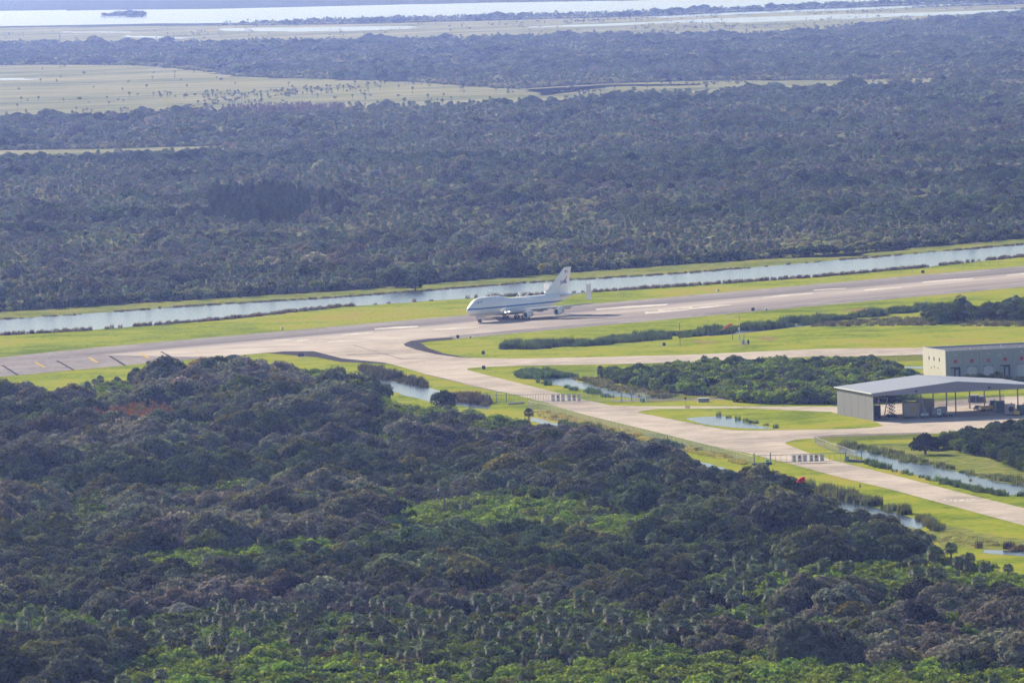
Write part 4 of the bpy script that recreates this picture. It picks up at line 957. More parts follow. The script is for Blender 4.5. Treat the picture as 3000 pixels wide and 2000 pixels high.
for x, zt, zb, hw in ST:
    zw = zb + min(3.3, (zt - zb) * .5)
    ring = []
    for k in range(32):
        a = 2 * math.pi * k / 32; c, s_ = math.cos(a), math.sin(a)
        up = s_ > 0
        y = hw * math.copysign(abs(c) ** (.92 if up else 1.0), c)
        ring.append((x + OX, y, zw + (s_ * (zt - zw) if up else s_ * (zw - zb))))
    rings.append(ring)
fus = MB().loft(rings).build('fuselage', M['ac_body'], ac, True)
def surf(x, z):
    """half width of the body at station x and height z"""
    for (x0, t0, b0, w0), (x1, t1, b1, w1) in zip(ST, ST[1:]):
        if x0 <= x <= x1:
            q = (x - x0) / (x1 - x0); zt, zb, hw = t0 + (t1 - t0) * q, b0 + (b1 - b0) * q, w0 + (w1 - w0) * q
            zw = zb + min(3.3, (zt - zb) * .5)
            s_ = (z - zw) / ((zt - zw) if z > zw else (zw - zb))
            return hw * max(0, 1 - min(1, s_ * s_)) ** .5
    return 0
def patch(name, pts, side, mat, off=.03):
    P = [(x + OX, side * (surf(x, z) + off), z) for x, z in pts]
    return MB().add(P, [tuple(range(len(P)))]).build(name, mat, fus)
for sd in (-1, 1):
    for k in range(4):
        x0 = 3.55 + k * .86
        patch('cockpit_window', [(x0, 7.9 + k * .1), (x0 + .76, 7.9 + k * .1), (x0 + .76, 8.55 + k * .08), (x0 + .42 - k * .12, 8.45 + k * .11)], sd, M['glass'], .06)
    for x in (12.2, 14.2):
        patch('upper_window', [(x, 8.55), (x + .4, 8.55), (x + .4, 9.0), (x, 9.0)], sd, M['glass'], .05)
    for x in (9.5, 17.5, 29, 43, 53):
        z0 = 4.6 if x < 50 else 5.0
        patch('door_seam', [(x, z0 - .1), (x + .9, z0 - .1), (x + .9, z0 - .02), (x, z0 - .02)], sd, M['ac_grey'], .04)
def foil(xl, xt, y, z, th, vertical=False):
    c = xt - xl
    pr = [(0, 0), (.04, .32), (.2, .5), (.45, .48), (.7, .3), (1, .03), (1, -.03), (.7, -.2), (.45, -.36), (.2, -.4), (.04, -.28)]
    if vertical:
        pr = [(0, 0), (.05, .3), (.2, .5), (.55, .5), (1, .06), (1, -.06), (.55, -.5), (.2, -.5), (.05, -.3)]
        return [(xl + q * c + OX, y + t * th, z) for q, t in pr]
    return [(xl + q * c + OX, y, z + t * th) for q, t in pr]
def wing_z(y): return 3.35 + (abs(y) - 3.0) * .085
for sd in (-1, 1):
    rg = [foil(18.6, 35.6, sd * 2.6, 3.3, 2.1), foil(19.5, 35.8, sd * 3.6, wing_z(3.6), 1.9), foil(27.1, 39.2, sd * 11.8, wing_z(11.8), 1.25), foil(35.5, 44.2, sd * 20.8, wing_z(20.8), .8), foil(43.6, 47.9, sd * 29.6, wing_z(29.6), .38)]
    w = MB().loft(rg).build('wing', M['ac_grey'], ac, True)
    for (ya, yb, xa, xb) in ((5.5, 10.8, 36.2, 38.7), (13, 19.5, 39.6, 43.3)):
        MB().loft([[(xa - .4 + OX, sd * ya, wing_z(ya) - .25), (xa + 1.9 + OX, sd * ya, wing_z(ya) - .85), (xa + 1.9 + OX, sd * ya, wing_z(ya) - .95), (xa - .4 + OX, sd * ya, wing_z(ya) - .5)],
                   [(xb - .4 + OX, sd * yb, wing_z(yb) - .2), (xb + 1.5 + OX, sd * yb, wing_z(yb) - .7), (xb + 1.5 + OX, sd * yb, wing_z(yb) - .8), (xb - .4 + OX, sd * yb, wing_z(yb) - .4)]]).build('flap', M['ac_grey'], w)
    for y in (7.6, 15.8, 18.4):
        xt = 36.5 + (y - 3.6) * .42; z = wing_z(y) - .55
        MB().tube([(xt - 3.8 + OX, sd * y, z + .1), (xt - 1.5 + OX, sd * y, z - .25), (xt + 1.0 + OX, sd * y, z - .5), (xt + 3.0 + OX, sd * y, z - .75)], [.12, .38, .32, .06], 8).build('flap_fairing', M['ac_grey'], w, True)
    for dy in (0, 1.1):
        MB().tube([(19.75 + dy * .9 + OX, sd * (4.1 + dy), wing_z(4.1 + dy) + .05), (19.5 + dy * .9 + OX, sd * (4.1 + dy), wing_z(4.1 + dy) + .05)], [.13, .13], 10).build('landing_light', M['lamp_lit'], w)
    # engines
    for y, xi in ((11.7, 22.9), (20.9, 31.7)):
        zc = wing_z(y) - 1.95
        e = empty('engine', (0, 0, 0)); e.parent = ac
        cx = xi + OX
        MB().lathe_x([(.55, 1.02), (.12, 1.12), (0, 1.2), (.1, 1.3), (.6, 1.38), (1.6, 1.4), (2.6, 1.28), (3.0, 1.16), (3.0, 1.05), (1.2, 1.05)], (cx, sd * y, zc)).build('cowl', M['ac_white'], e, True)
        MB().lathe_x([(.35, .0), (.62, .28), (.8, .36), (.9, 1.03)], (cx, sd * y, zc)).build('fan', M['fan'], e, True)
        MB().lathe_x([(2.4, .98), (3.4, .92), (4.7, .66), (4.75, .5), (5.7, .12), (5.8, .0)], (cx, sd * y, zc)).build('exhaust_cone', M['ac_metal'], e, True)
        xl = 19.5 + (y - 3.6) * .93
        MB().loft([[(cx + .9, sd * y - .05, zc + 1.3), (cx + .9, sd * y + .05, zc + 1.3), (cx + .9, sd * y + .05, zc + 1.45), (cx + .9, sd * y - .05, zc + 1.45)],
                   [(cx + 2.6, sd * y - .22, zc + .9), (cx + 2.6, sd * y + .22, zc + .9), (cx + 2.6, sd * y + .22, zc + 1.85), (cx + 2.6, sd * y - .22, zc + 1.85)],
                   [(xl + 1.2 + OX, sd * y - .24, zc + .8), (xl + 1.2 + OX, sd * y + .24, zc + .8), (xl + 1.2 + OX, sd * y + .24, wing_z(y) + .1), (xl + 1.2 + OX, sd * y - .24, wing_z(y) + .1)],
                   [(xl + 5.2 + OX, sd * y - .05, zc + 1.35), (xl + 5.2 + OX, sd * y + .05, zc + 1.35), (xl + 5.2 + OX, sd * y + .05, wing_z(y) - .1), (xl + 5.2 + OX, sd * y - .05, wing_z(y) - .1)]]).build('pylon', M['ac_white'], e)
    # tailplane with end plate
    tz = lambda y: 7.75 + (abs(y) - 1.5) * .12
    MB().loft([foil(57.6, 66.6, sd * 1.3, tz(1.3), .95), foil(64.9, 68.9, sd * 11.0, tz(11), .35)]).build('tailplane', M['ac_white'], ac, True)
    y0 = sd * 11.05; z0 = tz(11)
    pl = empty('end_plate'); pl.parent = ac
    for za, zb in ((z0 - 3.0, z0 + .28), (z0 + .34, z0 + 3.5)):
        MB().loft([foil(65.2, 68.5, y0, za, .24, True), foil(65.2, 68.5, y0, zb, .24, True)]).build('plate', M['ac_white'], pl)
# fin
FT = lambda z: .95 - (z - 8.4) / 10.9 * .6
fin = MB().loft([foil(49.5, 66.8, 0, 8.3, .9, True), foil(53.2, 67.1, 0, 10.4, .88, True), foil(64.6, 69.6, 0, 19.1, .36, True), foil(64.9, 69.6, 0, 19.3, .3, True)]).build('fin', M['ac_white'], ac)
def on_fin(me_o, sd):
    for v in me_o.data.vertices:
        v.co.y = sd * (FT(v.co.z) / 2 + .03)
for sd in (-1, 1):
    # NASA lettering, red chevron wing, orbit ring and star of the insignia; flag above
    t = text_mesh('NASA', 1.75, 'tail_lettering', M['blue'], Matrix.Translation((63.8 + OX, 0, 12.7)) @ Matrix(((-sd, 0, 0, 0), (0, 0, -1, 0), (0, 1, 0, 0), (0, 0, 0, 1))), fin, bold=.05)
    on_fin(t, sd)
    ringv = []
    for k in range(40):
        a = 2 * math.pi * k / 40
        for rr in (1.0, .965):
            u_, w_ = math.cos(a) * 2.4 * rr, math.sin(a) * 1.1 * rr
            ringv.append((63.8 + OX + u_ * .5 + w_ * .87, 0, 13.2 - u_ * .9 + w_ * .5))
    o = MB().add(ringv, [(2 * k, 2 * k + 1, (2 * k + 3) % 80, (2 * k + 2) % 80) for k in range(40)]).build('orbit_ring', M['ac_grey'], fin); on_fin(o, sd)
    sw = [(63.2, 13.75), (64.4, 14.0), (65.4, 14.6), (66.3, 16.2), (66.0, 14.8), (65.2, 13.9), (64.3, 13.35)]
    o = MB().add([(x + OX, 0, z) for x, z in sw], [(0, 1, 6), (1, 5, 6), (1, 2, 5), (2, 4, 5), (2, 3, 4)]).build('red_swoosh', M['red'], fin); on_fin(o, sd)
    sw = [(62.4, 12.7), (61.5, 12.2), (61.3, 11.9), (62.4, 12.4)]
    o = MB().add([(x + OX, 0, z) for x, z in sw], [(0, 1, 2, 3)]).build('red_swoosh', M['red'], fin); on_fin(o, sd)
    fl = empty('tail_flag'); fl.parent = fin
    for k in range(7):
        z = 17.0 + k * .15; x0, x1 = 65.0 + OX, 67.0 + OX
        o = MB().add([(x0, 0, z), (x1, 0, z), (x1, 0, z + .15), (x0, 0, z + .15)], [(0, 1, 2, 3)]).build('flag_stripe', M['red'] if k % 2 == 0 else M['ac_white'], fl); on_fin(o, sd)
    o = MB().add([(65.0 + OX, 0, 17.5), (65.85 + OX, 0, 17.5), (65.85 + OX, 0, 18.05), (65.0 + OX, 0, 18.05)], [(0, 1, 2, 3)]).build('flag_canton', M['blue'], fl)
    on_fin(o, sd)
    for v in o.data.vertices: v.co.y += sd * .02
# orbiter attachment struts on the back
for sd in (-1, 1):
    MB().tube([(17.6 + OX, sd * 1.3, 9.6), (15.0 + OX, sd * .15, 12.4)], [.13, .1], 6).build('forward_strut', M['ac_grey'], ac)
    MB().tube([(14.2 + OX, sd * .9, 10.0), (14.9 + OX, sd * .15, 12.3)], [.1, .08], 6).build('forward_brace', M['ac_grey'], ac)
    st = MB()
    for a, b in (((34.0, 1.9, 8.2), (37.2, 2.3, 10.2)), ((37.8, 2.6, 8.1), (37.2, 2.3, 10.2)), ((37.6, 1.2, 8.6), (37.2, 2.3, 10.2))):
        st.tube([(a[0] + OX, sd * a[1], a[2]), (b[0] + OX, sd * b[1], b[2])], .14, 6)
    st.box((37.2 + OX, sd * 2.3, 10.3), (.7, .5, .5))
    st.build('aft_strut', M['ac_white'], ac)
# landing gear
def wheel(parent, x, y, r=.62, w=.45):
    wh = empty('wheel', (x, y, r)); wh.parent = parent
    pr = [(-w / 2, r * .62), (-w / 2, r * .92), (-w / 3, r), (w / 3, r), (w / 2, r * .92), (w / 2, r * .62)]
    n = 18; rg = [[(rr * math.cos(2 * math.pi * k / n), q, rr * math.sin(2 * math.pi * k / n)) for k in range(n)] for q, rr in pr]
    MB().loft(rg, False).build('tyre', M['black_rubber'], wh, True)
    MB().tube([(0, -w * .4, 0), (0, w * .4, 0)], r * .62, 14).build('rim', M['ac_grey'], wh)
g0 = empty('nose_gear', (0, 0, 0)); g0.parent = ac
MB().tube([(0, 0, .6), (-.05, 0, 2.4)], .17, 8).tube([(0, 0, 1.4), (1.0, 0, 2.4)], .08, 6).tube([(0, -.45, .62), (0, .45, .62)], .09, 6).build('strut', M['ac_grey'], g0)
MB().box((-.9, .75, 1.75), (1.7, .06, .9)).build('gear_door', M['ac_white'], g0); MB().box((-.9, -.75, 1.75), (1.7, .06, .9)).build('gear_door', M['ac_white'], g0)
for y in (-.46, .46): wheel(g0, 0, y)
for gx, gy in ((31.9, -5.5), (31.9, 5.5), (35.0, -1.9), (35.0, 1.9)):
    g = empty('main_gear', (gx + OX, gy, 0)); g.parent = ac
    MB().tube([(0, 0, .65), (0, 0, 3.2)], .22, 8).tube([(0, 0, 1.3), (1.6, 0, 2.8)], .1, 6).box((0, 0, .64), (1.9, .28, .3)).build('strut', M['ac_grey'], g)
    MB().box((.2, math.copysign(.9, gy), 2.0), (2.0, .07, 1.5)).build('gear_door', M['ac_white'], g)
    for dx in (-.74, .74):
        for dy in (-.56, .56): wheel(g, dx, dy)

# ------------------------------------------------------------------ buildings
BR = R(13.9)
ub = (math.cos(BR), math.sin(BR)); wb = (-math.sin(BR), math.cos(BR))
def bl(o, a, b): return (o[0] + ub[0] * a + wb[0] * b, o[1] + ub[1] * a + wb[1] * b)
so = (113.93,2382.69)
shed = empty('open_shed', (so[0], so[1], 0.14), BR)
tag(shed, 'long open-fronted grey shed with a low gabled metal roof', 'shed')
SW, SD, SE, SP = 55.6, 40.0, 8.75, 11.3
# west wall: sheet panels with upright seams
wl = empty('wall'); wl.parent = shed
for k in range(5):
    MB().box((.12, SD / 5 * (k + .5), SE / 2), (.22, SD / 5 - .22, SE)).build('wall_panel', M['shed_wall'], wl)
    MB().box((.12, SD / 5 * k + (.06 if k == 0 else 0), SE / 2), (.16, .2, SE - .02)).build('seam', M['roof_dark'], wl)
MB().box((.1, -.08, SE / 2 - .1), (.3, .24, SE - .2)).build('corner_post', M['steel'], shed)
# roof: two slopes of sheets
rf = empty('roof'); rf.parent = shed
for k in range(8):
    y0, y1 = -1.0 + k * (SD + 2) / 8, -1.0 + (k + 1) * (SD + 2) / 8 - .05
    for xa, za, xb, zb in ((-.5, SE, SW / 2, SP), (SW / 2, SP, SW + .5, SE)):
        MB().add([(xa, y0, za), (xb, y0, zb), (xb, y1, zb), (xa, y1, za), (xa, y0, za + .14), (xb, y0, zb + .14), (xb, y1, zb + .14), (xa, y1, za + .14)],
                 [(0, 3, 2, 1), (4, 5, 6, 7), (0, 1, 5, 4), (1, 2, 6, 5), (2, 3, 7, 6), (3, 0, 4, 7)]).build('roof_sheet', M['shed_roof'], rf)
MB().box((-.56, SD / 2, SE + .03), (.12, SD + 2, .34)).build('gutter', M['white'], rf)
for yy, nm in ((-.9, 'front_gable'), (SD + .9, 'rear_gable')):
    MB().add([(-.45, yy - .1, 8.0), (SW + .45, yy - .1, 8.0), (SW + .45, yy - .1, SE - .02), (SW / 2, yy - .1, SP - .02), (-.45, yy - .1, SE - .02), (-.45, yy + .1, 8.0), (SW + .45, yy + .1, 8.0), (SW + .45, yy + .1, SE - .02), (SW / 2, yy + .1, SP - .02), (-.45, yy + .1, SE - .02)],
             [(0, 1, 2, 3, 4), (9, 8, 7, 6, 5), (0, 5, 6, 1), (1, 6, 7, 2), (2, 7, 8, 3), (3, 8, 9, 4), (4, 9, 5, 0)]).build('gable_fascia', M['fascia'], shed)
for x in (14.2, 38.6):
    MB().box((x, -1.12, 8.95), (.75, .2, .5)).box((x, -1.3, 8.8), (.5, .25, .2)).build('flood_lamp', M['dark'], shed)
for (x, y) in ((27.8, 0.6), (27.8, 10.5), (27.8, 25), (27.8, 39), (44.5, 39), (49.5, 39), (54.8, 39), (54.8, 20), (54.8, .6), (14, 39.5), (.5, 39.5)):
    MB().box((x, y, 4.0), (.32, .32, 8.0)).box((x, y, .1), (.6, .6, .2)).build('column', M['steel_dark'], shed)
for y in (5, 15, 25, 35):
    MB().box((SW / 2, y, 8.15), (SW - .4, .25, .5)).build('roof_beam', M['steel_dark'], shed)

# pale block building behind
bo = (149.24,2583.38)
blk = empty('block_building', (bo[0], bo[1], 0.14), BR)
tag(blk, 'tall pale panel building with red squares above its bay doors', 'building')
BH = 9.9; BD = 26.5; BW = 48.0
inner = MB().box((BW / 2, BD / 2, BH / 2 - .2), (BW - .3, BD - .3, BH - .5)).build('core', M['roof_dark'], blk)
sw_ = empty('side_wall'); sw_.parent = blk
for k in range(4):
    MB().box((0, BD / 4 * (k + .5), BH / 2), (.3, BD / 4 - .08, BH)).build('wall_panel', M['cream'], sw_)
for y in (7.2, 13.4, 19.2):
    MB().box((-.2, y, 6.6), (.12, .75, 1.15)).build('vent_panel', M['steel_dark'], sw_)
for y, z in ((9, 3.6), (13.3, 3.9), (16.8, 3.4)):
    MB().box((-.22, y, z), (.14, .45, .4)).build('wall_box', M['dark'], sw_)
fw = empty('front_wall'); fw.parent = blk
NB = 8
for k in range(NB):
    x0 = k * 6.0; dark = k in (0, 3, 6)
    # bay: pier, lintel panel above the opening
    MB().box((x0 + .75, -.02, BH / 2), (1.42, .34, BH)).build('wall_panel', M['shade_toned_panel'], fw)
    MB().box((x0 + 5.55, -.02, BH / 2), (.84, .34, BH)).build('wall_panel', M['shade_toned_panel'], fw)
    MB().box((x0 + 3.3, -.02, (BH + 4.2) / 2), (3.62, .34, BH - 4.2)).build('wall_panel', M['shade_toned_panel'], fw)
    MB().box((x0 + 3.3, -.24, 6.1), (1.2, .1, 1.2)).build('red_panel', M['red'], fw)
    MB().box((x0 + 3.3, -.45, 8.35), (.55, .5, .3)).tube([(x0 + 3.3, -.2, 8.55), (x0 + 3.3, -.5, 8.45)], .06, 6).build('wall_lamp', M['white'], fw)
    if dark:
        MB().box((x0 + 3.3, .5, 2.1), (3.6, .2, 4.2)).build('bay_shade_panel', M['dark'], fw)  # dark panel standing in for the shade inside the open bay
        d = MB().box((x0 + 2.2, .1, 2.0), (1.2, .12, 3.4)).box((x0 + 3.9, .1, 1.8), (1.1, .12, 3.0)).build('bay_rack', M['grey'], fw)
    else:
        arc = [(x0 + 1.55, 0.0), (x0 + 5.05, 0.0), (x0 + 5.05, 3.6)] + [(x0 + 3.3 + 1.75 * math.cos(a), 3.6 + .5 * math.sin(a)) for a in np.linspace(.2, math.pi - .2, 8)] + [(x0 + 1.55, 3.6)]
        n = len(arc)
        MB().add([(x, -.1, z) for x, z in arc] + [(x, .1, z) for x, z in arc], [tuple(range(n)), tuple(range(n, 2 * n))[::-1]] + [(k2, (k2 + 1) % n, n + (k2 + 1) % n, n + k2) for k2 in range(n)]).build('bay_door', M['white_door'], fw)
rg = []
for k in range(24):
    a = 2 * math.pi * k / 24
    rg += [(19.3 + .62 * math.cos(a), -.24, 7.55 + .62 * math.sin(a)), (19.3 + .48 * math.cos(a), -.24, 7.55 + .48 * math.sin(a))]
MB().add(rg, [(2 * k, 2 * k + 1, (2 * k + 3) % 48, (2 * k + 2) % 48) for k in range(24)]).build('round_emblem', M['white'], fw)
MB().box((BW / 2, BD / 2, BH - .42), (BW - .32, BD - .32, .1)).build('roof', M['roof_dark'], blk)
MB().box((BW / 2, BD + .02, BH / 2 + .02), (BW, .3, BH)).build('rear_wall', M['shade_toned_panel'], blk)
MB().box((BW / 2, BD, BH + .09), (BW + .1, .4, .12)).box((0, BD / 2, BH + .08), (.4, BD - .5, .1)).build('parapet_cap', M['white'], blk)
for x in (16.5, 22.5, 34, 40):
    MB().tube([(x, 8, BH - .4), (x, 8, BH + .9)], .07, 6).build('vent_pipe', M['white'], blk)
for k in range(NB):
    MB().box((k * 6 + 2.9, -.1, BH + .15), (.5, .3, .3)).build('roof_lamp', M['white'], blk)

# ------------------------------------------------------------------ things in and beside the shed
def at_shed(a, b): return bl(so, a, b)
def truck_like(loc, rz, label, name, cat, body, cab, L=6.5, Wd=2.5, Hh=3.0):
    e = empty(name, (loc[0], loc[1], .14), rz); tag(e, label, cat)
    MB().box((0, 0, .9), (L, Wd * .8, .3)).build('chassis', M['dark'], e)
    MB().box((-L * .12, 0, 1.1 + (Hh - 1.1) / 2), (L * .62, Wd, Hh - 1.1)).build('body', body, e)
    c = MB().box((L * .36, 0, 1.9), (L * .22, Wd * .92, 1.7), taper=.9).build('cab', cab, e)
    MB().box((L * .475, 0, 2.25), (.06, Wd * .8, .7)).build('windscreen', M['glass'], c)
    for x in (-L * .33, L * .33):
        for y in (-1, 1):
            MB().tube([(x, y * Wd * .3, .5), (x, y * Wd * .5, .5)], .5, 14).build('wheel', M['black_rubber'], e)
    return e
truck_like(at_shed(3.6, 12), R(100) + BR, 'dark service truck parked inside the shed by its end wall', 'service_truck', 'truck', M['dark'], M['dark'], 7, 2.6, 4.2)
e = empty('lift_platform', (*at_shed(10.3, 14), .14), BR); tag(e, 'tall dark scissor lift with a pale ladder inside the shed', 'lift')
MB().box((0, 0, .55), (2.6, 3.6, .7)).build('base', M['dark'], e)
mb = MB()
for k in range(5):
    z0, z1 = .9 + k * 1.1, 2.0 + k * 1.1
    for y in (-1.2, 1.2): mb.tube([(-1.0, y, z0), (1.0, y, z1)], .1, 6).tube([(1.0, y, z0), (-1.0, y, z1)], .1, 6)
mb.build('scissor_arms', M['dark'], e)
MB().box((0, 0, 6.6), (2.8, 3.4, .25)).box((0, -1.65, 7.1), (2.8, .08, .9)).box((0, 1.65, 7.1), (2.8, .08, .9)).build('platform', M['dark'], e)
MB().tube([(-2.6, -1, 0.3), (-1.2, -1, 6.6)], .09, 6).tube([(-2.6, -.4, .3), (-1.2, -.4, 6.6)], .09, 6).build('ladder', M['white'], e)
for x in (-1, 1):
    for y in (-1.4, 1.4): MB().tube([(x * 1.05, y, .42), (x * 1.4, y, .42)], .42, 12).build('wheel', M['black_rubber'], e)
def cabin(loc, d, label, mat=None, name='equipment_container', door=True):
    e = empty(name, (loc[0], loc[1], .14), BR + R(-12)); tag(e, label, 'container')
    MB().box((0, 0, d[2] / 2 + .5), d).build('box', mat or M['beige'], e)
    MB().box((0, 0, d[2] + .56), (d[0] + .15, d[1] + .15, .12)).build('lid', M['beige'], e)
    if door:
        MB().box((d[0] * .1, -d[1] / 2 - .04, d[2] * .5 + .5), (.9, .08, d[2] * .55)).build('access_panel', M['yellow_dull'], e)
    for k in range(4): MB().box((-d[0] * .3 + k * d[0] * .2, -d[1] / 2 - .03, .75), (.35, .06, .3)).build('louvre', M['dark'], e)
    MB().box((0, 0, .28), (d[0] * .9, d[1] * .8, .34)).build('skid', M['dark'], e)
    return e
cabin(at_shed(14.6, 6.5), (5.0, 5.2, 4.3), 'large beige equipment container with an ochre panel inside the shed')
cabin(at_shed(21.6, 13.5), (5.4, 4.6, 4.6), 'second beige equipment container deeper inside the shed', door=False)
def cart(a, b, d, mat, label, mast=0.0):
    loc = at_shed(a, b)
    e = empty('ground_cart', (loc[0], loc[1], .14), BR + rng.uniform(-.3, .3)); tag(e, label, 'cart')
    MB().box((0, 0, .75 + d[2] / 2), d).build('body', mat, e)
    MB().box((0, -d[1] / 2 - .04, .75 + d[2] * .6), (d[0] * .6, .07, d[2] * .35)).build('control_panel', M['grey'], e)
    MB().box((0, 0, .6), (d[0] * 1.05, d[1] * 1.05, .2)).build('frame', M['dark'], e)
    MB().tube([(-d[0] / 2, 0, .55), (-d[0] / 2 - 1.3, 0, .3)], .06, 6).build('tow_bar', M['steel'], e)
    for x in (-.35, .35):
        for y in (-.42, .42): MB().tube([(x * d[0], y * d[1], .35), (x * d[0], y * d[1] * 1.25, .35)], .33, 10).build('wheel', M['black_rubber'], e)
    if mast: MB().tube([(0, 0, d[2]), (-.6, 0, mast)], [.12, .08], 6).build('mast', M['white'], e)
cart(18.2, 3.5, (2.4, 1.5, .7), M['white'], 'low white ground cart in front of the large beige container')
cart(19.4, 8.0, (1.2, 1.6, 2.2), M['steel'], 'narrow steel ground cart between the two beige containers', 6.8)
cart(21.9, 4.6, (2.0, 1.6, 2.1), M['grey'], 'boxy grey ground cart behind the white cabinet cart')
cart(24.4, 6.8, (2.1, 1.6, 2.2), M['grey'], 'tall grey ground cart with a control panel beside the shed posts')
cart(26.0, 9.0, (2.2, 1.6, 2.2), M['beige'], 'beige ground cart next to the middle shed post')
cart(22.9, 2.8, (1.2, 1.3, 1.9), M['white'], 'upright white cabinet cart at the shed opening')
cart(26.2, 4.0, (2.8, 1.5, .6), M['steel'], 'flat steel ground cart near the front shed post')
# car, skip and yard plant in the sun
cl = (149.65,2420.34)
car = empty('parked_car', (cl[0], cl[1], .14), R(250)); tag(car, 'silver saloon car with dark windows parked in the sunny yard', 'car')
prof = [(-2.2, .45), (-2.25, .85), (-1.5, .98), (-.9, 1.42), (.55, 1.45), (1.2, 1.0), (2.1, .88), (2.25, .5)]
MB().loft([[(x, y * (1 if z < 1.1 else .8), z) for x, z in prof] + [(2.2, y, .3), (-2.2, y, .3)] for y in (-.85, .85)]).build('body', M['silver'], car)
MB().loft([[(x, y, z) for x, z in ((-1.35, 1.03), (-.85, 1.37), (.5, 1.4), (1.05, 1.03))] for y in (-.79, .79)]).build('side_glass', M['glass'], car)
MB().add([(.62, -.62, 1.44), (.62, .62, 1.44), (1.22, .7, 1.02), (1.22, -.7, 1.02)], [(0, 1, 2, 3)]).build('windscreen', M['glass'], car)
for x in (-1.4, 1.4):
    for y in (-.72, .72): MB().tube([(x, y, .33), (x, y * 1.22, .33)], .33, 14).build('wheel', M['black_rubber'], car)
for y in (-.6, .6): MB().box((2.25, y, .7), (.06, .35, .16)).build('headlight', M['white'], car)
for p, rz, lab in (((150.72,2458.23), .2, 'dark open-topped skip on the grass behind the parked car'), ((152.91,2458.89), .1, 'dark blue skip touching the open-topped skip')):
    e = empty('waste_skip', (p[0], p[1], .1), rz); tag(e, lab, 'skip')
    h = .9 if 'blue' in lab else 1.15
    MB().box((0, 0, h), (3.4, 2.2, h * 2), taper=.92).build('bin', M['roof_dark'] if 'blue' in lab else M['dark'], e)
    MB().add([(-1.6, -1.05, 2 * h), (1.6, -1.05, 2 * h), (1.6, 1.0, 2 * h + .35), (-1.6, 1.0, 2 * h + .35), (-1.6, 1.0, 2 * h + .25), (1.6, 1.0, 2 * h + .25)], [(0, 1, 2, 3), (0, 4, 5, 1)]).build('lid', M['grey'], e)
def machine(p, d, mat, label, extra):
    e = empty('yard_machine', (p[0], p[1], .14), BR + rng.uniform(-.3, .3)); tag(e, label, 'machine')
    MB().box((0, 0, .4), (d[0] * 1.05, d[1], .35)).build('base_frame', M['dark'], e)
    MB().box((0, 0, .55 + d[2] / 2), d).build('housing', mat, e)
    MB().tube([(d[0] * .25, 0, d[2] + .5), (d[0] * .25, 0, d[2] + 1.1)], .13, 8).build('exhaust', M['steel'], e)
    if extra == 'fan':
        rr = d[2] * .28
        MB().tube([(0, -d[1] / 2 - .06, .55 + d[2] * .5), (0, -d[1] / 2 + .02, .55 + d[2] * .5)], rr, 18).build('fan_grille', M['dark'], e)
    if extra == 'wheels':
        for x in (-.35, .35):
            for y in (-.45, .45): MB().tube([(x * d[0], y * d[1], .45), (x * d[0], y * d[1] * 1.25, .45)], .45, 12).build('wheel', M['black_rubber'], e)
machine((152.07,2412.94), (3.6, 1.8, 1.2), M['yellow'], 'low yellow wheeled machine beside the parked car', 'wheels')
machine((154.32,2416.15), (2.0, 1.8, 2.6), M['green_dark'], 'dark green upright machine behind the yellow one', 'none')
machine((155.49,2401.15), (2.8, 2.0, 3.4), M['green_dark'], 'tall dark green machine in front of the beige fan housing', 'none')
machine((157.74,2387.05), (2.8, 2.6, 3.2), M['beige'], 'beige machine housing with a round dark fan grille', 'fan')
machine((159.66,2384.77), (1.6, 1.4, 1.0), M['yellow'], 'small yellow machine beside the beige fan housing', 'none')
machine((161.63,2387.19), (2.6, 2.0, 2.8), M['green_dark'], 'dark machine at the corner of the yard past the yellow one', 'wheels')
cv = (143.34,2610.13)
e = empty('utility_cart', (cv[0], cv[1], .1), .4); tag(e, 'small yellow and white utility cart at the corner of the block building', 'cart')
MB().box((0, 0, .8), (2.4, 1.3, .7)).build('body', M['yellow'], e); MB().box((.2, 0, 1.9), (1.5, 1.2, .1)).build('canopy', M['white'], e)
for x in (-.5, .9):
    for y in (-.5, .5): MB().tube([(x, y, 1.1), (x, y, 1.9)], .04, 5).build('canopy_post', M['white'], e)
for x in (-.8, .8):
    for y in (-.55, .55): MB().tube([(x, y, .3), (x, y * 1.3, .3)], .3, 10).build('wheel', M['black_rubber'], e)

